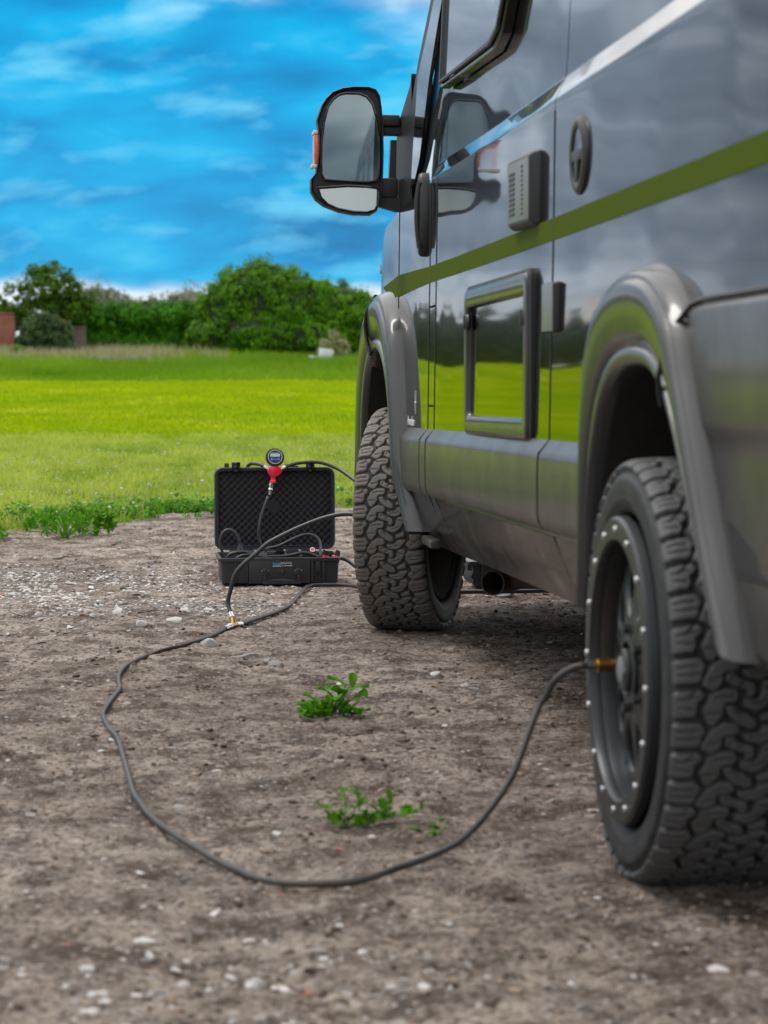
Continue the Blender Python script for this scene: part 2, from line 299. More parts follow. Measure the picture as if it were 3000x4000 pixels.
class MB:
    """collects shapes into one mesh"""
    def __init__(s): s.v = []; s.f = []
    def add(s, V, F):
        n = len(s.v); s.v += [tuple(map(float, v)) for v in V]; s.f += [tuple(i + n for i in f) for f in F]; return s
    def box(s, x0, x1, y0, y1, z0, z1, b=0.0, mtx=None):
        if b <= 0:
            V = [(x, y, z) for x in (x0, x1) for y in (y0, y1) for z in (z0, z1)]
            F = [(0, 1, 3, 2), (4, 6, 7, 5), (0, 4, 5, 1), (2, 3, 7, 6), (0, 2, 6, 4), (1, 5, 7, 3)]
        else:
            bm = bmesh.new(); bmesh.ops.create_cube(bm, size=1.0)
            for v in bm.verts: v.co = Vector(((x0 + x1) / 2 + v.co.x * (x1 - x0), (y0 + y1) / 2 + v.co.y * (y1 - y0), (z0 + z1) / 2 + v.co.z * (z1 - z0)))
            bmesh.ops.bevel(bm, geom=bm.edges[:], offset=b, segments=2, profile=0.6, affect='EDGES')
            bm.verts.index_update(); V = [v.co.copy() for v in bm.verts]; F = [tuple(v.index for v in f.verts) for f in bm.faces]; bm.free()
        if mtx is not None: V = [mtx @ Vector(v) for v in V]
        return s.add(V, F)
    def lathe(s, prof, n=24, mtx=None, axis='z', closed=False, caps=False):
        V = []; F = []
        for (r, h) in prof:
            for k in range(n):
                a = 2 * math.pi * k / n
                V.append((r * math.cos(a), r * math.sin(a), h) if axis == 'z' else (h, r * math.cos(a), r * math.sin(a)))
        m = len(prof)
        for i in range(m - 1 if not closed else m):
            for k in range(n):
                a, b_ = i * n + k, i * n + (k + 1) % n; j = (i + 1) % m
                F.append((a, b_, j * n + (k + 1) % n, j * n + k))
        if caps:
            if prof[0][0] > 1e-6: F.append(tuple(range(n))[::-1])
            if prof[-1][0] > 1e-6: F.append(tuple((m - 1) * n + k for k in range(n)))
        if mtx is not None: V = [mtx @ Vector(v) for v in V]
        return s.add(V, F)
    def prism(s, pts, axis, a, b, bev=0.0, mtx=None):
        """polygon (2-D) extruded from a to b along axis; bev shrinks the b end"""
        n = len(pts); cx = sum(p[0] for p in pts) / n; cy = sum(p[1] for p in pts) / n
        rings = [(a, 0.0), (b, 0.0)] if bev <= 0 else [(a, 0.0), (b - math.copysign(bev, b - a), 0.0), (b - math.copysign(bev * 0.3, b - a), bev * 0.3), (b, bev)]
        V = []
        for (h, sh) in rings:
            for (u, w) in pts:
                du, dw = cx - u, cy - w; L = math.hypot(du, dw) or 1
                u2, w2 = u + du / L * sh, w + dw / L * sh
                V.append({'x': (h, u2, w2), 'y': (u2, h, w2), 'z': (u2, w2, h)}[axis])
        F = []
        for i in range(len(rings) - 1):
            for k in range(n): F.append((i * n + k, i * n + (k + 1) % n, (i + 1) * n + (k + 1) % n, (i + 1) * n + k))
        F.append(tuple(range(n))[::-1]); F.append(tuple((len(rings) - 1) * n + k for k in range(n)))
        if mtx is not None: V = [mtx @ Vector(v) for v in V]
        return s.add(V, F)
    def tube(s, pts, r, n=10, caps=True):
        pts = [Vector(p) for p in pts]; rr = r if isinstance(r, (list, tuple)) else [r] * len(pts)
        V = []; F = []; up = Vector((0, 0, 1)); prev = None
        for i, p in enumerate(pts):
            d = (pts[min(i + 1, len(pts) - 1)] - pts[max(i - 1, 0)]).normalized()
            if prev is None:
                a = d.cross(up) if abs(d.dot(up)) < 0.95 else d.cross(Vector((1, 0, 0)))
            else: a = prev - d * prev.dot(d)
            a.normalize(); prev = a; b_ = d.cross(a)
            for k in range(n):
                t = 2 * math.pi * k / n; V.append(p + a * (math.cos(t) * rr[i]) + b_ * (math.sin(t) * rr[i]))
        for i in range(len(pts) - 1):
            for k in range(n): F.append((i * n + k, i * n + (k + 1) % n, (i + 1) * n + (k + 1) % n, (i + 1) * n + k))
        if caps: F.append(tuple(range(n))[::-1]); F.append(tuple((len(pts) - 1) * n + k for k in range(n)))
        return s.add(V, F)
    def build(s, name, m, parent=None, smooth=True, sharp=35, loc=None, rot=None):
        me = bpy.data.meshes.new(name); me.from_pydata(s.v, [], s.f); me.update()
        bm = bmesh.new(); bm.from_mesh(me); bmesh.ops.recalc_face_normals(bm, faces=bm.faces[:]); bm.to_mesh(me); bm.free()
        if smooth: me.shade_smooth(); me.set_sharp_from_angle(angle=R(sharp))
        return obj(name, me, m, parent, loc, rot)
def spline(pts, step=0.02):
    P = [Vector(p) for p in pts]; P = [P[0] * 2 - P[1]] + P + [P[-1] * 2 - P[-2]]; out = []
    for i in range(1, len(P) - 2):
        a, b, c, d = P[i - 1:i + 3]; n = max(2, int((c - b).length / step))
        for k in range(n):
            t = k / n; out.append(0.5 * ((2 * b) + (c - a) * t + (2 * a - 5 * b + 4 * c - d) * t * t + (3 * b - a - 3 * c + d) * t ** 3))
    out.append(P[-2]); return out
def copy_tree(o, parent=None):
    c = o.copy(); COL.objects.link(c); c.parent = parent
    for ch in list(o.children): copy_tree(ch, c)
    return c
def text_mesh(name, s, size, m, parent, mtx, shear=0.0, ex=0.0004):
    cu = bpy.data.curves.new(name, 'FONT'); cu.body = s; cu.size = size; cu.extrude = ex; cu.shear = shear; cu.align_x = 'LEFT'
    o = bpy.data.objects.new(name, cu); COL.objects.link(o)
    dg = bpy.context.evaluated_depsgraph_get(); me = bpy.data.meshes.new_from_object(o.evaluated_get(dg))
    bpy.data.objects.remove(o); me.transform(mtx); me.materials.clear()
    return obj(name, me, m, parent)

def hashn(ix, iy, s):
    h = (ix.astype(np.int64) * 374761393 + iy.astype(np.int64) * 668265263 + s * 1274126177) & 0xffffffff
    h = ((h ^ (h >> 13)) * 1103515245) & 0xffffffff; h = h ^ (h >> 16); return (h & 0xffff) / 65535.0
def vn(x, y, s=0):
    x = np.asarray(x, float); y = np.asarray(y, float)
    ix = np.floor(x); iy = np.floor(y); fx = x - ix; fy = y - iy; fx = fx * fx * (3 - 2 * fx); fy = fy * fy * (3 - 2 * fy)
    a = hashn(ix, iy, s); b = hashn(ix + 1, iy, s); c = hashn(ix, iy + 1, s); d = hashn(ix + 1, iy + 1, s)
    return (a + (b - a) * fx + (c - a) * fy + (a - b - c + d) * fx * fy) * 2 - 1

# ------------------------------------------------------------------ terrain
def gh(x, y):
    """height of the dirt lot"""
    x = np.asarray(x, float); y = np.asarray(y, float)
    w = x + 0.3 * vn(x * 1.1, y * 1.1, 9)
    h = 0.010 * vn(w * 1.6, y * 1.6, 1) + 0.006 * vn(x * 5, y * 5, 2) + 0.0060 * vn(x * 15, y * 15, 3) + 0.0046 * vn(x * 41, y * 41, 4) + 0.0026 * vn(x * 90, y * 90, 5)
    h = h - 0.004 + 0.010 * np.sin((x - 0.55 + 0.25 * np.sin(y * 0.5)) * 9.0) * np.exp(-((x - 0.55) / 0.5) ** 2) * 0.5
    # softer and lower where tyres stand
    for (cx, cy, rx) in ((1.096, 4.47, 0.35), (1.10, 8.5, 0.35)):
        d = np.clip(1 - np.hypot(x - cx, y - cy) / rx, 0, 1); h = h * (1 - d) - 0.006 * d
    return h
def edge_y(x):
    x = np.asarray(x, float)
    return 13.8 + 1.0 * x - 0.08 * x * x + 0.30 * vn(x * 1.7, x * 0, 21) + 0.12 * vn(x * 6, x * 0, 22)
def field_z(x, y):
    x = np.asarray(x, float); y = np.asarray(y, float); r = np.hypot(x, y)
    z = np.interp(r, [0, 30, 45, 65, 80, 110, 200, 6000], [0, 0, 0.03, 0.22, 0.71, 0.92, 0.9, 0.9])
    return z + 0.02 * vn(x * 0.5, y * 0.5, 31) * np.clip((r - 20) / 20, 0, 1)
def grid_mesh(name, xs, ys, zf, m):
    X, Y = np.meshgrid(xs, ys); Z = zf(X, Y); V = np.stack([X, Y, Z], -1).reshape(-1, 3)
    nx, ny = len(xs), len(ys); i = np.arange(nx - 1)[None, :] + np.arange(ny - 1)[:, None] * nx
    F = np.stack([i, i + 1, i + 1 + nx, i + nx], -1).reshape(-1, 4)
    return obj(name, mesh(name, V, F, sharp=180), m)
xs = np.concatenate([-np.geomspace(1500, 13, 30), np.linspace(-12, 16, 57), np.geomspace(17, 1500, 30)])
ys = np.concatenate([-np.geomspace(1500, 13, 20), np.linspace(-12, 95, 160), np.geomspace(97, 2500, 40)])
def fz(X, Y):
    z = field_z(X, Y)
    lot = (Y < edge_y(np.clip(X, -4, 6)) + 0.1) & (X > -9) & (X < 9) & (Y > -8)
    return np.where(lot, -0.05, z)
struct(grid_mesh('meadow_ground', xs, ys, fz, M['field']))
gx = np.concatenate([np.linspace(-9, -1.7, 24), np.linspace(-1.6, 2.9, 400), np.linspace(3.0, 9, 20)])
gy = np.concatenate([np.linspace(-8, 2.4, 16), np.geomspace(2.5, 16.2, 640)])
def lot_z(X, Y):
    z = gh(X, Y); e = edge_y(X)
    return z + np.clip((Y - e) / 0.8, 0, 1) * -0.06 + np.clip((Y - e + 0.5) / 0.5, 0, 1) * 0.006
struct(grid_mesh('dirt_lot', gx, gy, lot_z, M['gravel']))

# ------------------------------------------------------------------ camper van
RAKE = 0.0196
van = empty('camper_van', (2.02, 6.4, 0))
tag(van, 'grey metallic camper van with a green side stripe and chunky off-road tyres', 'camper van')
bpy.context.view_layer.update()
VO = Vector((2.02, 6.4, 0))
def vobj(mb, name, m, parent=None, sharp=35, smooth=True):
    """build in world coordinates, parent to the van (or to a part of it)"""
    if isinstance(mb, MB):
        mb.v = [tuple(Vector(v) - VO) for v in mb.v]
        o = mb.build(name, m, van, smooth, sharp)
    else:
        mb.transform(Matrix.Translation(-VO)); o = obj(name, mb, m, van)
    if parent is not None:
        o.parent = parent
    return o
PZ = [0.40, 0.45, 0.47, 0.575, 0.60, 0.80, 1.10, 1.40, 1.562, 1.565, 1.567, 1.614, 1.617, 1.66, 1.9, 2.2, 2.38, 2.50, 2.60, 2.64]
PX = [1.09, 1.060, 1.046, 1.004, 0.993, 0.996, 1.000, 1.004, 1.0062, 1.0064, 1.0072, 1.0300, 1.0312, 1.0340, 1.044, 1.058, 1.085, 1.16, 1.36, 1.60]
def plan(y):
    s = np.clip((np.asarray(y, float) - 6.0) / 2.2, 0, 1); return -0.020 * s * s * (3 - 2 * s)
def bx(y, zb):
    x = np.interp(zb, PZ, PX)
    x = x + plan(y)
    t = np.clip((np.asarray(y, float) - 8.7) / 0.7, 0, None); x = x + 0.34 * t ** 3
    return x + 0.0007 * np.sin(np.asarray(y) * 4.1 + 1.0) * np.sin(np.asarray(zb) * 9.0) + 0.0004 * np.sin(np.asarray(y) * 11.0)
def wz(y, zb): return zb - RAKE * (np.asarray(y, float) - 4.47)
def zbo(y, z): return z + RAKE * (y - 4.47)
def ellip(c, hw, zc, zt, p=2.0):
    def f(y):
        t = np.clip(np.abs(np.asarray(y, float) - c) / hw, 0, 1); return np.where(np.abs(np.asarray(y, float) - c) < hw, zc + (zt - zc) * (1 - t ** p) ** (1 / p), -9)
    return f
REAR_CUT = ellip(4.37, 0.55, 0.45, 1.07, 2.5)
FRONT_CUT = ellip(8.57, 0.56, 0.40, 1.10, 2.3)
def panel(y0, y1, zlo, zhi, ny=None, off=0.0, ret=0.014):
    """piece of body side between y0 and y1; zlo, zhi are functions of y in body height"""
    ny = ny or max(3, int((y1 - y0) / 0.035)); ysl = np.linspace(y0, y1, ny)
    lo = np.array([float(zlo(y)) for y in ysl]); hi = np.array([float(zhi(y)) for y in ysl])
    fixed = [z for z in sorted(set(list(np.arange(0.46, 2.6, 0.04)) + PZ))]
    cols = []
    for j, y in enumerate(ysl):
        zz = np.clip(np.array(fixed), lo[j], hi[j]); zz = np.concatenate([[lo[j]], zz, [hi[j]]]); cols.append(zz)
    V = []; F = []
    nz = len(cols[0])
    for j, y in enumerate(ysl):
        X = bx(y, cols[j]) + off
        for k in range(nz): V.append((X[k], y, float(wz(y, cols[j][k]))))
    for j in range(ny - 1):
        for k in range(nz - 1):
            a, b, c, d = j * nz + k, (j + 1) * nz + k, (j + 1) * nz + k + 1, j * nz + k + 1
            if abs(cols[j][k + 1] - cols[j][k]) < 1e-7 and abs(cols[j + 1][k + 1] - cols[j + 1][k]) < 1e-7: continue
            F.append((a, d, c, b))
    # returned edges front and back
    base = len(V)
    for jj in (0, ny - 1):
        st = len(V)
        for k in range(nz): x, y, z = V[jj * nz + k]; V.append((x + ret, y, z))
        for k in range(nz - 1):
            if abs(cols[jj][k + 1] - cols[jj][k]) < 1e-7: continue
            F.append((jj * nz + k, jj * nz + k + 1, st + k + 1, st + k) if jj == 0 else (jj * nz + k, st + k, st + k + 1, jj * nz + k + 1))
    m = mesh('p', V, F, sharp=30)
    bm = bmesh.new(); bm.from_mesh(m); bmesh.ops.remove_doubles(bm, verts=bm.verts[:], dist=1e-6); bm.to_mesh(m); bm.free()
    m.shade_smooth(); m.set_sharp_from_angle(angle=R(30)); return m
SILL = 0.40
def front_lo(y): return max(SILL, float(zbo(y, FRONT_CUT(y))))
def rear_lo(y): return max(SILL, float(zbo(y, REAR_CUT(y))))
ROOF = 2.60
def belt(y): return float(np.interp(y, [7.4, 7.9, 8.3, 8.7, 9.0, 9.3, 9.5], [1.56, 1.55, 1.53, 1.50, 1.36, 1.16, 0.95]))
centre = vobj(panel(5.466, 7.356, lambda y: SILL, lambda y: ROOF), 'centre_side_panel', M['paint'])
quarter = vobj(panel(3.30, 5.458, rear_lo, lambda y: ROOF), 'rear_side_panel', M['paint'])
pil = vobj(panel(7.364, 7.498, lambda y: SILL, lambda y: 0.862), 'door_pillar', M['paint'])
pil2 = vobj(panel(7.364, 7.498, lambda y: 1.174, lambda y: ROOF), 'door_pillar', M['paint'])
flap = vobj(panel(7.366, 7.496, lambda y: 0.867, lambda y: 1.168), 'fuel_flap', M['paint'])
b = MB(); b.box(1.016, 1.02, 7.36, 7.50, wz(7.43, 0.85), wz(7.43, 1.18)); vobj(b, 'fuel_flap_recess', M['gap_shade'])
door = vobj(panel(7.504, 8.28, front_lo, belt), 'cab_door', M['paint'])
fender = vobj(panel(8.286, 9.5, front_lo, belt, ny=60), 'front_wing', M['paint'])
# dark strips added to draw the shade of the panel gaps
for y in (5.462, 7.36, 7.501, 8.283):
    V = []; F = []; zl = np.linspace(0.55, 1.54, 26)
    for z in zl:
        x = float(bx(y, z))
        for (dx, dy) in ((0.012, -0.003), (-0.0016, -0.003), (-0.0016, 0.003), (0.012, 0.003)): V.append((x + dx, y + dy, float(wz(y, z))))
    for k in range(25):
        for q in range(3): F.append((k * 4 + q, k * 4 + q + 1, k * 4 + q + 5, k * 4 + q + 4))
    b = MB(); b.add(V, F); vobj(b, 'seam_shade', M['gap_shade'])
for y in (5.462, 7.36):
    b = MB(); V = []; zl = [1.55, 1.60, 1.64, 1.9, 2.2, 2.38]
    for z in zl:
        x = float(bx(y, z)) + 0.0125; V += [(x, y - 0.02, wz(y, z)), (x, y + 0.02, wz(y, z))]
    b.add(V, [(2 * i, 2 * i + 1, 2 * i + 3, 2 * i + 2) for i in range(len(zl) - 1)]); vobj(b, 'seam_shade', M['gap_shade'])

# green stripe: thin film following the side (cut at the same gaps)
def stripe_lo(y): return 1.247
def stripe_hi(y): return 1.298
for (y0, y1, hi) in ((3.30, 5.458, stripe_hi), (5.466, 7.356, stripe_hi), (7.364, 7.498, stripe_hi)):
    vobj(panel(y0, y1, stripe_lo, hi, off=-0.0015, ret=0.001), 'green_stripe', M['green'])
vobj(panel(7.504, 8.28, lambda y: float(np.interp(y, [7.5, 8.28], [1.247, 1.235])), lambda y: float(np.interp(y, [7.5, 8.28], [1.298, 1.310])), off=-0.0015, ret=0.001), 'green_stripe', M['green'])
vobj(panel(8.286, 8.75, lambda y: float(np.interp(y, [8.28, 8.5, 8.75], [1.235, 1.245, 1.285])), lambda y: float(np.interp(y, [8.28, 8.75], [1.310, 1.290])), off=-0.0015, ret=0.001), 'green_stripe', M['green'])

# lower side mouldings
def moulding(y0, y1, name='side_moulding', cap=0.0):
    sec = [(0.0, 0.793), (-0.003, 0.7925), (-0.0215, 0.7665), (-0.0255, 0.760), (-0.0275, 0.748), (-0.0285, 0.70), (-0.0275, 0.62), (-0.023, 0.600), (-0.014, 0.587), (0.0, 0.585)]
    n = max(2, int((y1 - y0) / 0.1)); V = []; F = []; k = len(sec)
    ys_ = [y0] + ([y0 + 0.006] if True else []) + list(np.linspace(y0 + 0.02, y1 - 0.02, n)) + [y1 - 0.006, y1]
    for i, y in enumerate(ys_):
        sh = 0.80 if i in (0, len(ys_) - 1) else 1.0
        for (dx, z) in sec:
            V.append((float(bx(y, 0.8)) + dx * sh, y, float(wz(y, 0.69 + (z - 0.69) * (0.985 if sh < 1 else 1)))))
    for i in range(len(ys_) - 1):
        for j in range(k - 1): F.append((i * k + j, i * k + j + 1, (i + 1) * k + j + 1, (i + 1) * k + j))
    F.append(tuple(range(k))); F.append(tuple(range((len(ys_) - 1) * k, len(ys_) * k))[::-1])
    b = MB(); b.add(V, F); return vobj(b, name, M['dusty'], sharp=28)
moulding(4.915, 5.456); moulding(5.468, 7.354); moulding(7.366, 7.496); moulding(7.506, 8.02)
for y in (5.4665, 7.3645, 7.5045):
    b = MB(); x = float(bx(y, 0.8)); b.prism([(x + 0.01, wz(y, 0.790)), (x - 0.004, wz(y, 0.790)), (x - 0.0270, wz(y, 0.762)), (x - 0.0285, wz(y, 0.70)), (x - 0.026, wz(y, 0.61)), (x - 0.014, wz(y, 0.588)), (x + 0.01, wz(y, 0.588))], 'y', y - 0.0015, y + 0.0008); vobj(b, 'moulding_gap', M['gap_shade'])  # dark plates on the end faces stand in for the gap's shade
b = MB(); b.box(0.968, 1.004, 4.900, 4.916, wz(5, 0.592), wz(5, 0.786)); vobj(b, 'moulding_end_cap', M['blackp'])

# wheel-arch flares
def flare(name, inner, outer, sec, m, xlip, parent=None, xout=None):
    """inner, outer: lists of (y,z) world of equal length; sec: (f, x offset from lip)"""
    I = spline([(a, b_, 0) for a, b_ in inner], 0.03)
    n = len(I); O = spline([(a, b_, 0) for a, b_ in outer], 0.01)
    O = [O[int(round(i * (len(O) - 1) / (n - 1)))] for i in range(n)]
    V = []; F = []; k = len(sec)
    for i in range(n):
        xl = xlip(I[i].x, I[i].y)
        for (f, dx) in sec:
            y = I[i].x + (O[i].x - I[i].x) * f; z = I[i].y + (O[i].y - I[i].y) * f
            if f >= 0.999: x = float(bx(y, float(zbo(y, z)))) + 0.004
            else:
                x = xl + dx
                if f > 0.90: x = xl + (float(bx(y, float(zbo(y, z)))) - xl) * dx
            V.append((x, y, z))
    for i in range(n - 1):
        for j in range(k - 1): F.append((i * k + j, i * k + j + 1, (i + 1) * k + j + 1, (i + 1) * k + j))
    F.append(tuple(range(k))); F.append(tuple(range((n - 1) * k, n * k))[::-1])
    b = MB(); b.add(V, F); return vobj(b, name, m, parent, sharp=50)
SEC = [(-0.02, 0.055), (0.0, 0.016), (0.03, 0.004), (0.07, 0.0), (0.15, -0.002), (0.185, 0.002), (0.205, 0.010), (0.225, 0.009), (0.25, 0.003), (0.35, -0.004), (0.55, -0.010),
       (0.72, -0.012), (0.78, -0.011), (0.82, -0.006), (0.85, 0.001), (0.88, 0.001), (0.92, 0.22), (0.955, 0.48), (0.985, 0.86), (1.0, 1.0)]
RI = [(4.86, 0.45), (4.85, 0.54), (4.835, 0.66), (4.78, 0.79), (4.69, 0.885), (4.57, 0.935), (4.40, 0.948), (4.26, 0.932), (4.14, 0.872), (4.03, 0.775), (3.93, 0.67), (3.85, 0.585), (3.82, 0.545)]
RO = [(4.885, 0.45), (4.885, 0.56), (4.885, 0.74), (4.87, 0.92), (4.80, 1.05), (4.64, 1.12), (4.44, 1.140), (4.26, 1.12), (4.12, 1.05), (4.03, 0.94), (3.945, 0.83), (3.83, 0.68), (3.66, 0.485)]
flare('rear_arch_flare', RI, RO, SEC, M['satin'], lambda y, z: 0.958)
FI = [(9.09, 0.36), (9.08, 0.52), (9.06, 0.66), (9.01, 0.79), (8.91, 0.895), (8.76, 0.958), (8.60, 0.977), (8.43, 0.950), (8.28, 0.875), (8.17, 0.755), (8.10, 0.62), (8.055, 0.50), (7.98, 0.395)]
FO = [(9.24, 0.38), (9.23, 0.56), (9.20, 0.76), (9.13, 0.94), (8.98, 1.085), (8.78, 1.165), (8.58, 1.190), (8.38, 1.165), (8.19, 1.065), (8.08, 0.91), (8.00, 0.74), (7.92, 0.55), (7.83, 0.385)]
flare('front_arch_flare', FI, FO, SEC, M['satin'], lambda y, z: 0.932 + 0.035 * max(0, (0.55 - z) / 0.15) * (1 if y < 8.5 else 0))
# dark gap where the bumper end meets the flare
b = MB(); ga = spline([(0.933, 8.73, 0.963), (0.922, 8.76, 1.02), (0.918, 8.76, 1.08), (0.925, 8.72, 1.13), (0.945, 8.66, 1.172)], 0.02)
b.tube(ga, 0.008, 6); vobj(b, 'bumper_gap', M['gap_shade'])

# wheel housings
def housing(name, c, hw, zt, x0, x1, a1=1.0):
    b = MB(); n = 26; V = []; F = []
    for i in range(n + 1):
        a = math.pi * a1 * i / n; y = c + math.cos(a) * hw; z = 0.36 + math.sin(a) * (zt - 0.36)
        V += [(x0, y, z), (x1, y, z), (x1, c, 0.45)]
    for i in range(n):
        F.append((3 * i, 3 * i + 1, 3 * i + 4, 3 * i + 3)); F.append((3 * i + 1, 3 * i + 2, 3 * i + 4))
    b.add(V, F); return vobj(b, name, M['liner'], sharp=60)
housing('wheel_housing', 4.36, 0.51, 1.00, 0.985, 1.42, 0.90)
housing('wheel_housing', 8.57, 0.53, 1.035, 0.952, 1.50, 0.95)

# rear lower corner panel (separate plastic piece behind the rear wheel)
def corner():
    prof = [(1.062, 1.002), (1.058, 0.990), (1.045, 0.984), (0.86, 0.981), (0.845, 0.984), (0.832, 0.992), (0.80, 0.994), (0.62, 0.994), (0.50, 1.0), (0.46, 1.03), (0.455, 1.10)]
    ys_ = np.linspace(3.28, 4.12, 22); V = []; F = []; k = len(prof)
    for y in ys_:
        for (z, x) in prof: V.append((x, y, z + (0.018 * (3.9 - y))))
    # clip at the flare: drop faces inside the outer flare line
    oy = [p[0] for p in RO][::-1]; oz = [p[1] for p in RO][::-1]
    for i in range(len(ys_) - 1):
        for j in range(k - 1):
            yy = (ys_[i] + ys_[i + 1]) / 2; zz = (prof[j][0] + prof[j + 1][0]) / 2
            lim = np.interp(zz, oz[:8], oy[:8]) if zz > 0.5 else 3.72
            if yy < lim + 0.05: F.append((i * k + j, i * k + j + 1, (i + 1) * k + j + 1, (i + 1) * k + j))
    b = MB(); b.add(V, F); return vobj(b, 'rear_bumper_corner', M['dusty'], sharp=50)
corner()
b = MB(); ga = spline([(0.992, 3.29, 1.078), (0.992, 3.7, 1.070), (0.990, 4.02, 1.062), (0.984, 4.09, 1.045), (0.962, 4.13, 1.0), (0.951, 4.16, 0.93), (0.957, 4.16, 0.88)], 0.03)
b.tube(ga, 0.0055, 6); vobj(b, 'corner_panel_gap', M['gap_shade'])

# ---- rest of the shell: roof, far side, nose, tail, underside (seen from other positions only)
def shell():
    ys_ = list(np.linspace(3.30, 7.5, 10)); V = []; F = []
    sec = [(bx(5, 2.60), 2.60), (1.60, 2.64), (2.02, 2.65), (2.44, 2.64), (4.04 - bx(5, 2.60), 2.60), (2.90, 2.5), (2.98, 2.2), (3.04, 1.5), (3.04, 0.6), (2.98, 0.42), (2.9, 0.42)]
    for y in ys_:
        for (x, z) in sec: V.append((float(x), y, float(wz(y, z))))
    k = len(sec)
    for i in range(len(ys_) - 1):
        for j in range(k - 1): F.append((i * k + j, i * k + j + 1, (i + 1) * k + j + 1, (i + 1) * k + j))
    b = MB(); b.add(V, F); vobj(b, 'roof_and_far_side', M['paint'])
    b = MB()                                   # tail
    left = [(float(bx(3.3, z)), z) for z in PZ[1:]]
    pts = left + [(4.04 - x, z) for x, z in left[::-1]]
    b.add([(x, 3.30, float(wz(3.3, z))) for x, z in pts], [tuple(range(len(pts)))]); vobj(b, 'tail_panel', M['paint'])
    b = MB()                                   # far cab side, nose and windscreen
    V = [(3.04, 7.5, 0.45), (3.04, 9.0, 0.45), (2.9, 9.4, 0.45), (2.9, 9.4, 1.05), (3.02, 8.7, 1.42), (3.04, 7.5, 1.5), (2.98, 7.5, 2.5)]
    b.add(V, [(0, 1, 4, 5), (1, 2, 3, 4), (5, 4, 6)]); vobj(b, 'far_cab_side', M['paint'])
    b = MB(); V = []; F = []
    rows = [(9.42, 0.42), (9.50, 0.6), (9.50, 0.9), (9.40, 1.08), (9.05, 1.30), (8.62, 1.43)]
    for (y, z) in rows:
        for t in np.linspace(-1, 1, 13):
            V.append((2.02 + t * (0.98 - 0.02), y - (abs(t) ** 3) * 0.30 * (1 if y > 9.3 else 0.45), z - 0.04 * abs(t) ** 2 * (z > 1)))
    for i in range(len(rows) - 1):
        for j in range(12): F.append((i * 13 + j, i * 13 + j + 1, (i + 1) * 13 + j + 1, (i + 1) * 13 + j))
    b.add(V, F); vobj(b, 'bonnet_and_nose', M['paint'], sharp=60)
    b = MB(); V = []; F = []
    for (y, z, w) in ((8.66, 1.40, 0.93), (8.2, 1.86, 0.93), (7.72, 2.32, 0.90)):
        for t in np.linspace(-1, 1, 9): V.append((2.02 + t * w, y - 0.28 * abs(t) ** 2.5, z))
    for i in range(2):
        for j in range(8): F.append((i * 9 + j, i * 9 + j + 1, (i + 1) * 9 + j + 1, (i + 1) * 9 + j))
    b.add(V, F); vobj(b, 'windscreen', M['glass'], sharp=60)
    b = MB(); V = [(1.13, 7.42, 2.36), (2.9, 7.42, 2.36), (2.8, 7.0, 2.60), (1.25, 7.0, 2.60)]
    b.box(1.16, 2.88, 7.40, 7.60, 2.26, 2.50, 0.03); vobj(b, 'cab_roof_edge', M['paint'])
    b = MB(); b.box(1.10, 2.96, 3.36, 9.2, 0.44, 0.49); b.box(1.46, 2.58, 7.9, 9.2, 0.24, 0.44, 0.03)
    b.box(1.30, 1.46, 7.55, 7.95, 0.30, 0.44, 0.03); b.box(1.12, 1.40, 7.60, 7.86, 0.335, 0.44, 0.02)
    b.tube([(1.2, 4.47, 0.39), (2.85, 4.47, 0.39)], 0.05); b.tube([(1.45, 8.5, 0.36), (2.6, 8.5, 0.36)], 0.04)
    b.box(2.0, 2.6, 4.9, 6.9, 0.27, 0.44, 0.04)
    vobj(b, 'underbody', M['under'])
shell()
# ledge under the moulding and sill skirt behind the front wheel
b = MB(); V = []; F = []
sec = [(1.004, 0.586), (0.992, 0.583), (0.992, 0.577), (1.006, 0.570)]
ys_ = np.linspace(5.05, 7.80, 20)
for y in ys_:
    for (x, z) in sec: V.append((x - 0.012 * np.clip((y - 7.4) / 0.5, 0, 1), y, float(wz(y, z))))
for i in range(19):
    for j in range(3): F.append((i * 4 + j, i * 4 + j + 1, (i + 1) * 4 + j + 1, (i + 1) * 4 + j))
b.add(V, F); vobj(b, 'sill_ledge', M['satin'])
b = MB(); b.box(1.00, 1.035, 7.58, 7.80, 0.350, 0.378, 0.008); vobj(b, 'jacking_bracket', M['dusty'])

# ---- exhaust
b = MB(); ax = Vector((0.93, 0.33, 0.0)).normalized()
o_ = Vector((1.175, 7.42, 0.255)); pts = [o_ + ax * t for t in (0, 0.12, 0.25, 0.45)]
def ringpipe(b, p0, axv, r, L, n=28):
    q = axv.to_track_quat('Z', 'Y').to_matrix().to_4x4(); q = Matrix.Translation(p0) @ q
    b.lathe([(r, 0), (r * 1.02, L * 0.5), (r * 1.3, L), (r * 1.25, L), (r * 0.93, L * 0.5), (r * 0.92, 0)], n, q, closed=True)
ringpipe(b, o_, Vector((0.55, 0.83, 0.02)).normalized(), 0.040, 0.6)
b.tube([(1.24, 7.48, 0.275), (1.45, 7.3, 0.29), (1.75, 6.9, 0.31)], [0.041, 0.055, 0.085], 16)
vobj(b, 'exhaust_pipe', M['rust'])

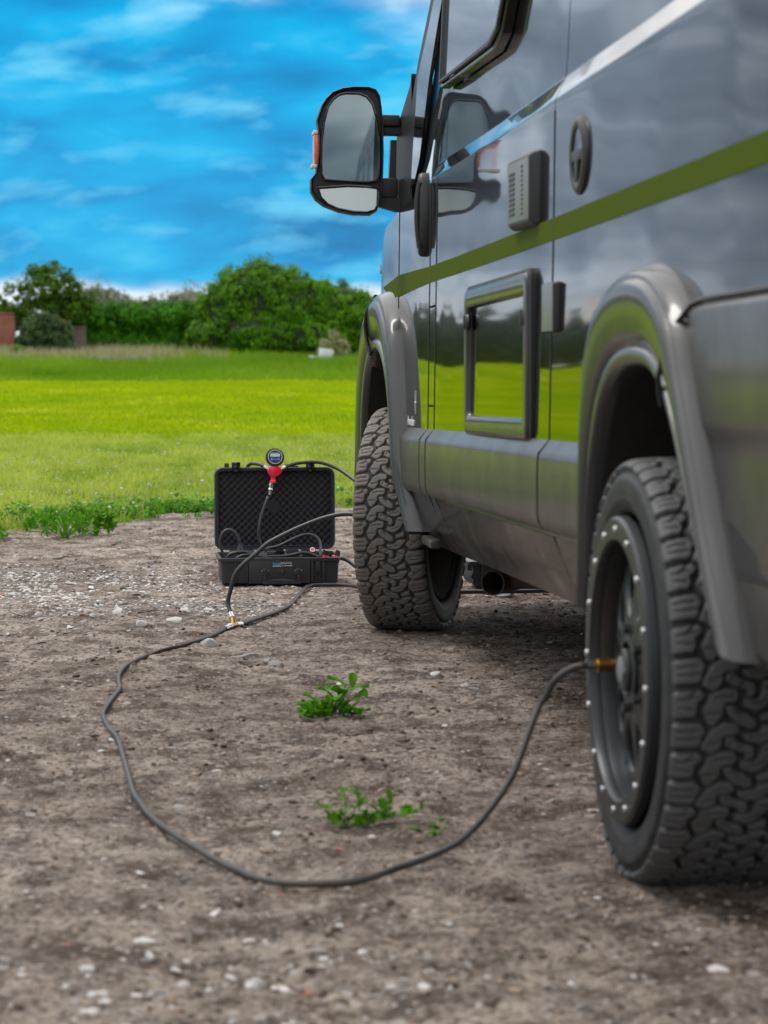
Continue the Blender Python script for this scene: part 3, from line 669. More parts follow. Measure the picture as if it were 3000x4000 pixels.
# ---- cab window, seals, mirror mount
b = MB()
g = [(1.012, 7.50, 1.535), (1.004, 8.06, 1.505), (1.022, 7.80, 1.80), (1.045, 7.55, 2.14), (1.054, 7.50, 2.22)]
b.add([(x + 0.006, y, wz(y, z) + 0.055) for x, y, z in g], [(0, 1, 2, 3, 4)]); vobj(b, 'door_window', M['glass'], smooth=False)
def strip(name, A, B, m, th=0.012):
    """A, B: two edge lines (lists of 3-D points) bridged and given depth"""
    b = MB(); n = len(A); V = list(A) + list(B) + [(x + th, y, z) for x, y, z in A] + [(x + th, y, z) for x, y, z in B]
    F = []
    for i in range(n - 1):
        F += [(i, i + 1, n + i + 1, n + i), (2 * n + i, 3 * n + i, 3 * n + i + 1, 2 * n + i + 1), (i, 2 * n + i, 2 * n + i + 1, i + 1), (n + i, n + i + 1, 3 * n + i + 1, 3 * n + i)]
    F += [(0, n, 3 * n, 2 * n), (n - 1, 3 * n - 1, 4 * n - 1, 2 * n - 1)]
    b.add(V, F); return vobj(b, name, m)
strip('window_seal', [(0.996, 8.055, 1.53), (0.999, 8.04, 1.62), (1.009, 7.985, 1.875), (1.022, 7.80, 2.02), (1.036, 7.67, 2.16), (1.043, 7.60, 2.24)],
      [(0.998, 8.0, 1.525), (1.000, 7.86, 1.60), (1.006, 7.68, 1.83), (1.018, 7.62, 1.95), (1.031, 7.545, 2.075), (1.039, 7.50, 2.20)], M['glossblk'])
strip('windscreen_pillar', [(0.992, 8.46, 1.40), (0.994, 8.33, 1.50), (1.000, 8.12, 1.76), (1.010, 7.99, 1.92), (1.028, 7.82, 2.09), (1.040, 7.70, 2.24)],
      [(0.996, 8.12, 1.46), (0.997, 8.07, 1.53), (1.001, 8.045, 1.63), (1.011, 7.988, 1.878), (1.026, 7.80, 2.03), (1.041, 7.67, 2.18)], M['trim'], 0.05)
strip('pillar_front_edge', [(1.006, 7.502, 1.47), (1.030, 7.502, 1.60), (1.060, 7.502, 1.72), (1.085, 7.502, 2.16), (1.10, 7.502, 2.3)],
      [(1.0, 7.52, 1.47), (1.022, 7.52, 1.60), (1.035, 7.52, 1.72), (1.05, 7.52, 2.16), (1.06, 7.52, 2.3)], M['satin'])
# ---- side mirror
mir = empty('m', (0, 0, 0))
HO = [(0.825, 1.873), (0.876, 1.873), (0.901, 1.865), (0.915, 1.843), (0.921, 1.803), (0.926, 1.744), (0.928, 1.656), (0.926, 1.578), (0.921, 1.531), (0.917, 1.49), (0.904, 1.452), (0.882, 1.438), (0.825, 1.439), (0.774, 1.448), (0.723, 1.467), (0.695, 1.488), (0.678, 1.516), (0.677, 1.557), (0.695, 1.579), (0.7, 1.607), (0.705, 1.654), (0.706, 1.701), (0.702, 1.735), (0.698, 1.757), (0.716, 1.81), (0.73, 1.832), (0.752, 1.854), (0.787, 1.868)]
G1 = [(0.799, 1.847), (0.843, 1.846), (0.868, 1.836), (0.887, 1.811), (0.9, 1.764), (0.908, 1.702), (0.911, 1.639), (0.91, 1.574), (0.9, 1.557), (0.868, 1.553), (0.773, 1.558), (0.729, 1.561), (0.717, 1.575), (0.716, 1.622), (0.718, 1.685), (0.726, 1.747), (0.739, 1.8), (0.758, 1.828), (0.777, 1.842)]
G2 = [(0.706, 1.53), (0.742, 1.532), (0.805, 1.535), (0.868, 1.533), (0.9, 1.529), (0.909, 1.517), (0.906, 1.483), (0.893, 1.458), (0.868, 1.451), (0.824, 1.453), (0.773, 1.462), (0.738, 1.476), (0.716, 1.497)]
bpy.data.objects.remove(mir)
def shrink(P, d, f=1.0):
    cx = sum(p[0] for p in P) / len(P); cz = sum(p[1] for p in P) / len(P); out = []
    for (x, z) in P:
        L = math.hypot(x - cx, z - cz); k = (L - d) / L * f; out.append((cx + (x - cx) * k, cz + (z - cz) * k))
    return out
def loft(P, steps, y0):
    n = len(P); V = []; F = []
    for (dy, d, f) in steps:
        for (x, z) in shrink(P, d, f): V.append((x, y0 + dy, z))
    for i in range(len(steps) - 1):
        for k in range(n): F.append((i * n + k, i * n + (k + 1) % n, (i + 1) * n + (k + 1) % n, (i + 1) * n + k))
    F.append(tuple(range((len(steps) - 1) * n, len(steps) * n)))
    return V, F
b = MB(); V, F = loft(HO, [(0.012, 0.012, 1), (0.0, 0.007, 1), (-0.004, 0.002, 1), (0.006, 0.0, 1), (0.05, 0.0, 1), (0.10, 0.018, 1), (0.135, 0.05, 1), (0.15, 0.09, 1)], 8.25)
b.add(V, F); F0 = [tuple(range(len(HO)))[::-1]]; b.add([(x, 8.262, z) for x, z in shrink(HO, 0.012)], F0)
housing_o = vobj(b, 'side_mirror', M['blackp'], sharp=50)
def mglass(P, y, tilt, name):
    b = MB(); cx = sum(p[0] for p in P) / len(P); cz = sum(p[1] for p in P) / len(P)
    V = [(x, y + (x - cx) * tilt[0] + (z - cz) * tilt[1], z) for x, z in P]; n = len(P)
    V2 = [(x, v[1] + 0.006, z) for (x, z), v in zip(P, V)]
    b.add(V + V2, [tuple(range(n))[::-1]] + [(k, (k + 1) % n, n + (k + 1) % n, n + k) for k in range(n)])
    o = vobj(b, name, M['mirror'], smooth=False); o.parent = housing_o; return o
mglass(G1, 8.253, (-0.027, 0.035), 'mirror_glass'); mglass(G2, 8.253, (-0.03, 0.10), 'mirror_glass')
b = MB(); rim1 = [(x, 8.250, z) for x, z in shrink(G1, -0.003)]; b.tube(rim1 + [rim1[0], rim1[1]], 0.0035, 6); rim2 = [(x, 8.250, z) for x, z in shrink(G2, -0.003)]; b.tube(rim2 + [rim2[0], rim2[1]], 0.0035, 6)
o = vobj(b, 'glass_bezel', M['glossblk']); o.parent = housing_o
b = MB(); b.box(0.690, 0.708, 8.262, 8.35, 1.612, 1.712, 0.004); o = vobj(b, 'indicator_lamp', M['orange']); o.parent = housing_o
for q in ((0.687, 0.704, 8.258, 8.34, 1.712, 1.724, 0.003), (0.681, 0.700, 8.258, 8.34, 1.598, 1.611, 0.003)):
    b = MB(); b.box(*q); o = vobj(b, 'lamp_rim', M['clear']); o.parent = housing_o
b = MB(); b.box(0.915, 0.985, 8.262, 8.33, 1.742, 1.780, 0.008); b.box(0.918, 1.02, 8.28, 8.33, 1.712, 1.742, 0.004); o = vobj(b, 'mirror_arm', M['blackp']); o.parent = housing_o
b = MB(); b.box(0.915, 0.978, 8.262, 8.33, 1.500, 1.566, 0.008); b.prism([(0.912, 1.50), (0.99, 1.50), (1.01, 1.455), (0.975, 1.452), (0.905, 1.472)], 'y', 8.27, 8.33); o = vobj(b, 'mirror_arm', M['blackp']); o.parent = housing_o
b = MB(); b.add([(0.982, 8.33, 1.742), (0.979, 8.36, 1.47), (1.000, 8.06, 1.44), (1.003, 8.10, 1.90), (1.0, 8.12, 1.86), (1.03, 8.33, 1.742), (1.03, 8.36, 1.47), (1.04, 8.06, 1.44), (1.04, 8.10, 1.90), (1.04, 8.12, 1.86)],
      [(0, 1, 2, 3, 4), (0, 4, 9, 5), (0, 5, 6, 1), (1, 6, 7, 2), (4, 3, 8, 9)]); o = vobj(b, 'mirror_mount', M['trim']); o.parent = housing_o
b = MB(); b.prism([(0.962, 1.575), (0.990, 1.575), (0.995, 1.706), (0.968, 1.706)], 'y', 8.40, 8.44, 0.004); vobj(b, 'bonnet_corner', M['dusty'])
# badge
b = MB(); b.box(1.006, 1.012, 8.93, 8.97, 1.255, 1.335, 0.002); b.box(0.998, 1.004, 9.00, 9.03, 1.262, 1.300, 0.002); vobj(b, 'chrome_badge', M['steel'])

# ---- cab door handle (vertical pull)
yc = 7.625; zc = 1.405
b = MB(); pts = [(math.cos(a) * 0.042, math.sin(a) * 0.132) for a in np.linspace(0, 2 * math.pi, 25)[:-1]]
b.prism([(yc + p[0], zc + p[1]) for p in pts], 'x', 1.000, 0.966, 0.012); h1 = vobj(b, 'door_handle', M['trim'], sharp=60)
b = MB(); b.prism([(yc + 0.012 + p[0] * 0.40, zc + 0.012 + p[1] * 0.62) for p in pts], 'x', 0.9665, 0.9650, 0.0007); o = vobj(b, 'handle_recess_shade', M['glossblk']); o.parent = h1  # black oval on the flat face paints in the shade of a recess
b = MB(); P = spline([(0.968, yc - 0.022, zc + 0.10), (0.961, yc - 0.022, zc + 0.05), (0.960, yc - 0.022, zc - 0.03), (0.968, yc - 0.022, zc - 0.105)], 0.015); b.tube(P, 0.009, 10); o = vobj(b, 'handle_grip', M['trim']); o.parent = h1
# ---- round recessed pull on the rear panel
yc = 5.15; zw = 1.395
b = MB(); prof = [(0.060, 0.0), (0.060, -0.007), (0.068, -0.011), (0.076, -0.010), (0.084, -0.004), (0.085, 0.002)]
b.lathe(prof, 36, Matrix.Translation((1.003, yc, zw)), 'x'); ring = vobj(b, 'round_lock_ring', M['trim'])
b = MB(); b.lathe([(0.0, -0.002), (0.03, -0.002), (0.059, -0.005)], 32, Matrix.Translation((1.003, yc, zw)), 'x'); o = vobj(b, 'lock_dish', M['paint']); o.parent = ring
b = MB(); b.box(0.993, 1.001, yc - 0.058, yc + 0.058, zw - 0.012, zw + 0.012, 0.005); b.box(0.992, 1.001, yc - 0.012, yc + 0.012, zw - 0.056, zw - 0.004, 0.005); o = vobj(b, 'lock_bar', M['trim']); o.parent = ring
# ---- fridge vent box
def softbox(name, y0, y1, z0, z1, xf, m, mface=None, taper=0.008, rad=0.008):
    b = MB(); xb = 1.004
    def rr(a, b_, c, d, r, n=4):
        out = []
        for (cy, cz, s) in ((b_ - r, d - r, 0), (a + r, d - r, 1), (a + r, c + r, 2), (b_ - r, c + r, 3)):
            for k in range(n + 1):
                t = math.pi / 2 * (s + k / n); out.append((cy + r * math.cos(t), cz + r * math.sin(t)))
        return out
    rings = [(xb, 0.0), (xb - (xb - xf) * 0.5, taper * 0.3), (xf + 0.004, taper), (xf, taper + 0.004)]
    V = []; n = None
    for (x, d) in rings:
        P = rr(y0 + d, y1 - d, z0 + d, z1 - d, rad); n = len(P); V += [(x, a, c) for a, c in P]
    F = [(i * n + k, i * n + (k + 1) % n, (i + 1) * n + (k + 1) % n, (i + 1) * n + k) for i in range(3) for k in range(n)]
    b.add(V, F); b.add([(xf, a, c) for a, c in rr(y0 + taper + .004, y1 - taper - .004, z0 + taper + .004, z1 - taper - .004, rad)], [tuple(range(n))])
    return vobj(b, name, m, sharp=40)
vent = softbox('vent_cover', 5.645, 5.975, 1.272, 1.450, 0.980, M['trim'])
b = MB(); b.box(0.9775, 0.9805, 5.660, 5.960, 1.288, 1.434, 0.001); o = vobj(b, 'vent_face', M['ventface']); o.parent = vent
for k in range(9):
    b = MB(); z = 1.305 + k * 0.0122; b.box(0.9760, 0.9778, 5.85, 5.93, z, z + 0.0068); o = vobj(b, 'slot', M['gap_shade']); o.parent = vent
for k in range(11):
    b = MB(); z = 1.302 + k * 0.0112; b.box(0.9765, 0.9778, 5.73, 5.76, z, z + 0.005); o = vobj(b, 'slot', M['trim']); o.parent = vent
# ---- small box next to the service door
box2 = softbox('socket_cover', 5.375, 5.52, 1.017, 1.133, 0.987, M['blackp'], taper=0.002, rad=0.005)
b = MB(); b.box(0.9855, 0.9875, 5.380, 5.515, 1.021, 1.129, 0.0008); o = vobj(b, 'socket_lid', M['ventface']); o.parent = box2
# ---- service door
def rrect(a, b_, c, d, r, n=4):
    out = []
    for (cy, cz, s) in ((b_ - r, d - r, 0), (a + r, d - r, 1), (a + r, c + r, 2), (b_ - r, c + r, 3)):
        for k in range(n + 1):
            t = math.pi / 2 * (s + k / n); out.append((cy + r * math.cos(t), cz + r * math.sin(t)))
    return out
def ringsec(outer, secs):
    """frame: rings given as (inset, x)"""
    y0, y1, z0, z1 = outer; V = []; n = None
    for (d, x) in secs:
        P = rrect(y0 + d, y1 - d, z0 + d, z1 - d, max(0.004, 0.030 - d * 0.25)); n = len(P); V += [(x, a, c) for a, c in P]
    F = [(i * n + k, i * n + (k + 1) % n, (i + 1) * n + (k + 1) % n, (i + 1) * n + k) for i in range(len(secs) - 1) for k in range(n)]
    return V, F
SY0, SY1, SZ0, SZ1 = 5.69, 6.72, 0.757, 1.156
def lean(V): return [(x, y, z - RAKE * (y - 6.1)) for x, y, z in V]
b = MB(); V, F = ringsec((SY0 - 0.012, SY1 + 0.012, SZ0 - 0.010, SZ1 + 0.010), [(0, 1.005), (0.0, 0.990), (0.003, 0.988), (0.016, 0.988)]); b.add(lean(V), F); sd_ = vobj(b, 'service_door', M['blackp'])  # black gasket ring, widened to paint in the frame's dark gap and side
b = MB(); V, F = ringsec((SY0, SY1, SZ0, SZ1), [(0, 0.989), (0.0, 0.985), (0.004, 0.9805), (0.012, 0.979), (0.040, 0.979), (0.046, 0.981), (0.049, 0.985), (0.052, 0.998)]); b.add(lean(V), F); o = vobj(b, 'door_frame', M['satin'], sharp=45); o.parent = sd_
b = MB(); P = rrect(SY0 + 0.05, SY1 - 0.05, SZ0 + 0.05, SZ1 - 0.05, 0.01); b.add(lean([(0.9955 + (c - 0.96) * 0.012, a, c) for a, c in P]), [tuple(range(len(P)))]); o = vobj(b, 'door_infill', M['paint'], smooth=False); o.parent = sd_
for y in (SY0 + 0.045, SY1 - 0.045):
    b = MB(); b.lathe([(0.0, -0.010), (0.016, -0.010), (0.022, -0.006), (0.024, 0.0)], 20, Matrix.Translation((0.985, y, SZ1 - 0.10)), 'x'); b.box(0.972, 0.980, y - 0.006, y + 0.006, SZ1 - 0.118, SZ1 - 0.082, 0.002)
    o = vobj(b, 'turn_catch', M['trim']); o.parent = sd_
# ---- living-area window
b = MB(); VW = (6.22, 7.30, 1.765, 2.30)
WP = [(6.12, 1.905), (6.12, 2.34), (7.31, 2.34), (7.31, 1.765), (6.30, 1.765)]
WP = [(7.31, 1.770), (6.38, 1.770), (6.26, 1.80), (6.16, 1.90), (6.14, 1.98), (6.14, 2.34), (7.31, 2.34)]
def wx(z): return 1.030 + (z - 1.7) * 0.045
def wring(secs):
    n = len(WP); V = []; F = []
    cy, cz = 6.75, 2.06
    for (d, dx) in secs:
        for (y, z) in WP:
            L = math.hypot(y - cy, z - cz); k = (L - d * 1.35) / L; yy = cy + (y - cy) * k; zz = cz + (z - cz) * k; V.append((wx(zz) + dx + float(plan(yy)), yy, zz))
    F = [(i * n + k, i * n + (k + 1) % n, (i + 1) * n + (k + 1) % n, (i + 1) * n + k) for i in range(len(secs) - 1) for k in range(n)]
    return V, F
b = MB(); V, F = wring([(-0.005, 0.002), (-0.005, -0.022), (0.0, -0.026), (0.012, -0.026), (0.016, -0.014), (0.03, -0.014)]); b.add(V, F); wf = vobj(b, 'side_window', M['glossblk'], sharp=25)
b = MB(); V, F = wring([(0.014, -0.030), (0.018, -0.036), (0.030, -0.036), (0.036, -0.030), (0.044, -0.018)]); b.add(V, F); o = vobj(b, 'window_frame', M['trim'], sharp=25); o.parent = wf
b = MB(); V, F = wring([(0.040, -0.026)]); b.add(V, [tuple(range(len(WP)))]); o = vobj(b, 'pane', M['glass'], smooth=False); o.parent = wf
# ---- lettering on the door
mt = Matrix(((0, 0, -1, 0), (-1, 0, 0, 0), (0, 1, 0, 0), (0, 0, 0, 1)))
def side_text(s, y, z, size, x, m='white'):
    return text_mesh('door_lettering', s, size, M[m], van, Matrix.Translation(Vector((x, y, z)) - VO) @ mt, ex=0.0005)
side_text('Amundsen', 7.985, 0.733, 0.042, 0.9765)
b = MB(); cy, cz = 7.79, 0.81
P = []
for k in range(8):
    r_ = (0.038 if k % 4 == 0 else 0.018 if k % 2 == 0 else 0.005); a = math.pi / 4 * k + math.pi / 2; P.append((cy + r_ * math.cos(a), cz + r_ * math.sin(a)))
b.prism(P, 'x', 0.9785, 0.9770); vobj(b, 'star_emblem', M['white'], smooth=False)

# ------------------------------------------------------------------ wheels
PER = 22
def seg_sdf(px, py, poly):
    n = len(poly); d = np.full(px.shape, 1e9); inside = np.zeros(px.shape, bool)
    for i in range(n):
        ax_, ay = poly[i]; bx_, by = poly[(i + 1) % n]; ex, ey = bx_ - ax_, by - ay; wx_, wy = px - ax_, py - ay
        t = np.clip((wx_ * ex + wy * ey) / (ex * ex + ey * ey), 0, 1); d = np.minimum(d, np.hypot(wx_ - ex * t, wy - ey * t))
        c = ((ay > py) != (by > py)) & (px < (bx_ - ax_) * (py - ay) / (by - ay + 1e-12) + ax_); inside ^= c
    return np.where(inside, d, -d)
BL = [
 [(148,175),(330,152),(352,165),(378,210),(352,250),(352,288),(322,310),(148,318)],
 [(148,380),(340,352),(368,380),(357,412),(325,425),(315,500),(300,522),(148,536)],
 [(500,150),(580,163),(600,198),(587,227),(512,237),(482,252),(490,290),(462,340),(420,357),(352,322),(380,260),(430,188)],
 [(490,346),(575,349),(592,387),(576,425),(507,434),(487,470),(488,505),(430,582),(392,572),(357,492),(385,440),(400,397),(440,367)],
 [(520,252),(568,245),(582,274),(620,292),(690,308),(706,350),(690,392),(652,398),(640,345),(560,328),(512,296)],
 [(512,455),(560,450),(592,492),(640,502),(700,540),(708,585),(670,600),(600,575),(550,538),(520,500)],
 [(622,232),(700,224),(738,215),(762,172),(850,163),(868,178),(832,220),(790,268),(740,289),(642,272)],
 [(620,440),(640,417),(718,412),(740,380),(762,300),(800,286),(848,292),(858,314),(840,370),(800,428),(742,478),(700,488),(632,463)],
 [(737,522),(780,497),(845,480),(852,528),(792,545),(742,556)],
 [(862,345),(900,314),(1120,306),(1120,440),(980,460),(900,478),(855,420)],
 [(912,512),(1120,500),(1120,640),(1000,678),(925,696),(865,640),(872,612),(922,590)],
]
SIP = [((190,215),(330,200)),((200,262),(335,255)),((200,425),(320,400)),((205,470),(300,475)),((400,290),(470,280)),((430,400),(560,390)),((375,500),(470,500)),((540,290),(560,260)),
       ((600,320),(640,300)),((560,480),(620,520)),((670,250),(760,235)),((690,440),(780,420)),((770,330),(830,345)),((900,380),(1060,370)),((920,420),(1030,415)),((940,600),(1060,560)),((930,640),(1000,600)),((250,420),(345,330))]
def make_tyre():
    nu, PW, P_ = 44, 880.0, 410.0
    half = [(0.0, 0.3950), (0.06, 0.3945), (0.095, 0.3925), (0.110, 0.3885), (0.1185, 0.3830), (0.1245, 0.3740), (0.1285, 0.3620), (0.1305, 0.3480), (0.1310, 0.3330), (0.1295, 0.3180), (0.1260, 0.3040), (0.1200, 0.2930), (0.1120, 0.2860), (0.100, 0.283)]
    P = spline([(a, r, 0) for a, r in half], 0.0012)
    arc = [0.0]
    for i in range(1, len(P)): arc.append(arc[-1] + (P[i] - P[i - 1]).length)
    L = arc[-1]
    s1 = np.linspace(0, 0.150, 60); s2 = np.linspace(0.150, L, 14)[1:]; s = np.concatenate([s1, s2]); ss = np.concatenate([-s[::-1][:-1], s])
    lat = np.interp(np.abs(ss), arc, [p.x for p in P]) * np.sign(ss); rad = np.interp(np.abs(ss), arc, [p.y for p in P])
    dlat = np.gradient(lat); drad = np.gradient(rad); nl = np.hypot(dlat, drad); n_lat = -drad / nl; n_rad = dlat / nl
    u = np.arange(nu) / nu
    px = 620 + ss[None, :] / 0.118 * 440; px = np.repeat(px, nu, 0); py = np.repeat((u * P_)[:, None], len(ss), 1)
    sdf = np.full(px.shape, -1e3)
    for po in BL:
        for k in (-2, -1, 0, 1):
            sdf = np.maximum(sdf, seg_sdf(px, py + P_, [(a, b_ + k * P_ + P_) for a, b_ in po]))
    h = np.clip((sdf + 9.0) / 10.0, 0, 1); h = h * h * (3 - 2 * h)
    for (a, b_) in SIP:
        for k in (-2, -1, 0, 1):
            ex, ey = b_[0] - a[0], b_[1] - a[1]; wx_, wy = px - a[0], py - (a[1] + k * P_)
            t = np.clip((wx_ * ex + wy * ey) / (ex * ex + ey * ey), 0, 1); d = np.hypot(wx_ - ex * t, wy - ey * t); h = np.minimum(h, 0.55 + 0.45 * np.clip((d - 2) / 5, 0, 1))
    fade = np.clip((0.150 - np.abs(ss)) / 0.012, 0, 1)[None, :]
    depth = np.where(np.abs(ss)[None, :] < 0.165, (1 - h) * 0.0105 * fade, 0) + (1 - fade) * 0.0105 * np.clip((0.17 - np.abs(ss)) / 0.02, 0, 1)[None, :] * 0
    depth = depth + (1 - fade) * 0.006
    wear = h * fade
    NU = nu * PER; th = np.arange(NU) / NU * 2 * math.pi
    D = np.tile(depth, (PER, 1)); Wr = np.tile(wear, (PER, 1))
    X = lat[None, :] - n_lat[None, :] * D; Rr = rad[None, :] - n_rad[None, :] * D
    # concentric ribs on the side wall
    rib = (np.abs(ss) > 0.185) & (np.abs(ss) < 0.195); Xr = X + np.where(rib, np.sign(ss) * 0.002, 0)[None, :]
    V = np.stack([Xr, Rr * np.cos(th)[:, None], Rr * np.sin(th)[:, None]], -1).reshape(-1, 3)
    m = len(ss); i = np.arange(NU)[:, None] * m + np.arange(m - 1)[None, :]; j = ((np.arange(NU) + 1) % NU)[:, None] * m + np.arange(m - 1)[None, :]
    F = np.stack([i, i + 1, j + 1, j], -1).reshape(-1, 4)
    return V, F, Wr.reshape(-1)
TV, TF, TW = make_tyre()
def tyre_mesh(name, flat=None, rot=0.0):
    V = TV.copy()
    if flat is not None:      # weight of the van presses the contact patch flat (coordinates of the turned wheel)
        z = V[:, 2]; low = z < -flat; V[:, 2] = np.where(low, -flat + (z + flat) * 0.08, z)
        k = np.clip((-(z) - 0.22) / 0.15, 0, 1); V[:, 0] *= 1 + 0.05 * k
    return mesh(name, V, TF, sharp=180, attr=('wear', 'POINT', TW))
def rim_disc():
    """dished centre with ten oval holes; axis x, outside towards -x"""
    V = []; F = []; n = 10; K = 28; r0, r1 = 0.062, 0.236; ra, rb = 0.098, 0.208
    def X(r): return float(np.interp(r, [0.06, 0.09, 0.13, 0.18, 0.215, 0.236], [0.020, 0.025, 0.029, 0.033, 0.037, 0.044]))
    for k in range(n):
        a0 = 2 * math.pi * k / n; half = math.pi / n; rc = 0.5 * (ra + rb); base = len(V)
        for j in range(K):
            t = 2 * math.pi * j / K; c, s_ = math.cos(t), math.sin(t)
            q = 1 / max(abs(c), abs(s_)); rr_ = (r0 + r1) / 2 + c * q * (r1 - r0) / 2; aa = s_ * q * half
            V.append((X(rr_), rr_ * math.cos(a0 + aa), rr_ * math.sin(a0 + aa)))
            rr2 = rc + c * (rb - ra) / 2; aa2 = s_ * 0.037 / rc * (1 + 0.25 * c)
            V.append((X(rr2) - 0.002, rr2 * math.cos(a0 + aa2), rr2 * math.sin(a0 + aa2)))
            rr3 = rc + c * ((rb - ra) / 2 - 0.006); aa3 = s_ * 0.031 / rc * (1 + 0.25 * c)
            V.append((X(rr3) + 0.004, rr3 * math.cos(a0 + aa3), rr3 * math.sin(a0 + aa3)))
            V.append((X(rr3) + 0.028, rr3 * math.cos(a0 + aa3), rr3 * math.sin(a0 + aa3)))
        for j in range(K):
            a, b_ = base + 4 * j, base + 4 * ((j + 1) % K)
            for q in range(3): F.append((a + q, b_ + q, b_ + q + 1, a + q + 1))
    return V, F
XO = -0.131   # outer face of tyre in wheel space
def build_wheel(center, yaw, tm, first=None, flip=False):
    hub = MB(); hub.lathe([(0.0, -0.02), (0.07, -0.02), (0.10, 0.0), (0.15, 0.01), (0.15, 0.05), (0.06, 0.06), (0.06, 0.10), (0.0, 0.10)], 32, None, 'x')
    w = hub.build('wheel', M['under'], van)
    obj('tyre', tm, None, w)
    b = MB(); r = MB()
    r.lathe([(0.240, XO - 0.004), (0.244, XO - 0.010), (0.280, XO - 0.010), (0.286, XO - 0.004), (0.287, XO + 0.012), (0.240, XO + 0.012)], 72, None, 'x', closed=True)
    r.build('beadlock_ring', M['rim'], w)
    b.lathe([(0.282, XO + 0.010), (0.240, XO + 0.012), (0.238, XO + 0.02), (0.236, XO + 0.042), (0.236, -0.03), (0.262, -0.03), (0.262, -0.08), (0.285, XO + 0.012)], 64, None, 'x')
    b2 = MB(); b2.lathe([(0.236, -0.03), (0.232, 0.05), (0.240, 0.10), (0.275, 0.112), (0.280, 0.112), (0.284, 0.09), (0.26, 0.06), (0.262, -0.03)], 64, None, 'x'); b2.build('inner_barrel', M['under'], w)  # inner half of the rim coloured black so that it reads as shaded
    V, F = rim_disc(); b.add([(XO + x, y, z) for x, y, z in V], F)
    b.lathe([(0.064, XO + 0.022), (0.064, XO + 0.014), (0.054, XO + 0.012), (0.050, XO + 0.028), (0.0, XO + 0.028)], 36, None, 'x')
    b.build('rim', M['rim'], w, sharp=40)
    b = MB(); b.lathe([(0.040, XO + 0.030), (0.040, XO + 0.008), (0.036, XO + 0.004), (0.0, XO + 0.004)], 28, None, 'x'); cap = b.build('hub_cap', M['trim'], w)
    b = MB(); b.lathe([(0.027, XO + 0.005), (0.027, XO), (0.020, XO - 0.002), (0.0, XO - 0.002)], 6, None, 'x'); b.build('cap_badge', M['ventface'], w)
    bm_ = MB(); bm_.lathe([(0.0068, 0.0), (0.0068, -0.003), (0.005, -0.005), (0.0, -0.005)], 10, None, 'x'); bo = bm_.build('bolt', M['boltm'], w); bo.location = (XO - 0.009, 0.262, 0)
    for k in range(1, 16):
        c = bo.copy(); COL.objects.link(c); c.parent = w; a = 2 * math.pi * k / 16; c.location = (XO - 0.009, 0.262 * math.cos(a), 0.262 * math.sin(a))
    lm = MB(); lm.lathe([(0.010, 0.0), (0.010, -0.012), (0.0, -0.012)], 6, None, 'x'); lo = lm.build('wheel_nut', M['trim'], w); lo.location = (XO + 0.022, 0.078, 0)
    for k in range(1, 5):
        c = lo.copy(); COL.objects.link(c); c.parent = w; a = 2 * math.pi * k / 5; c.location = (XO + 0.022, 0.078 * math.cos(a), 0.078 * math.sin(a))
    b = MB(); b.lathe([(0.0, 0.06), (0.16, 0.06), (0.255, 0.075), (0.258, 0.10), (0.18, 0.115), (0.0, 0.115)], 40, None, 'x'); b.build('dark_backing_disc', M['under'], w)  # black disc added to fill the wheel's inner side with painted shade
    w.location = Vector(center) - VO; w.rotation_euler = (0, 0, yaw)
    return w
tmr = tyre_mesh('rear_tyre', 0.383); tmr.materials.append(M['tyre_r'])
tmf = tyre_mesh('front_tyre', 0.383); tmf.materials.append(M['tyre_f'])
wr = build_wheel((1.066, 4.39, 0.385), 0.0, tmr)
wf_ = build_wheel((1.052, 8.46, 0.385), R(-20), tmf)
for (src, x, y, yaw) in ((wr, 2.944, 4.39, math.pi), (wf_, 2.95, 8.46, math.pi + R(-20))):
    c = copy_tree(src, van); c.location = Vector((x, y, 0.385)) - VO; c.rotation_euler = (0, 0, yaw)

# ------------------------------------------------------------------ air hoses
def zg(pts, lift=0.008):
    return [(x, y, max(z, float(gh(x, y)) + lift)) for x, y, z in pts]
H1 = [(1.05, 9.75, 0.008), (0.989, 9.884, 0.008), (0.953, 9.94, 0.008), (0.918, 9.96, 0.008), (0.848, 9.95, 0.008), (0.794, 9.885, 0.008), (0.718, 9.446, 0.008), (0.667, 9.162, 0.008), (0.603, 8.941, 0.008), (0.513, 8.709, 0.008), (0.450, 8.545, 0.008)]
H2 = [(0.389, 8.422, 0.008), (0.305, 8.092, 0.008), (0.248, 7.935, 0.008), (0.161, 7.794, 0.008), (0.093, 7.625, 0.008), (0.044, 7.425, 0.008), (0.016, 7.221, 0.008), (0.014, 7.081, 0.008), (0.016, 6.945, 0.008), (-0.004, 6.741, 0.008), (-0.024, 6.549, 0.008), (-0.029, 6.411, 0.008), (-0.014, 6.19, 0.008), (0.009, 6.023, 0.008), (0.02, 5.791, 0.008), (0.031, 5.541, 0.008), (0.04, 5.312, 0.008), (0.055, 5.158, 0.008), (0.08, 4.984, 0.008), (0.118, 4.819, 0.008), (0.154, 4.689, 0.008), (0.194, 4.553, 0.008), (0.228, 4.469, 0.008), (0.257, 4.399, 0.008), (0.31, 4.339, 0.008), (0.369, 4.318, 0.008), (0.439, 4.318, 0.008), (0.509, 4.34, 0.010),
      (0.56, 4.35, 0.028), (0.622, 4.35, 0.072), (0.674, 4.38, 0.112), (0.728, 4.42, 0.161), (0.759, 4.46, 0.212), (0.785, 4.5, 0.259), (0.812, 4.54, 0.306), (0.832, 4.53, 0.341), (0.858, 4.53, 0.364), (0.880, 4.525, 0.374), (0.896, 4.52, 0.377)]
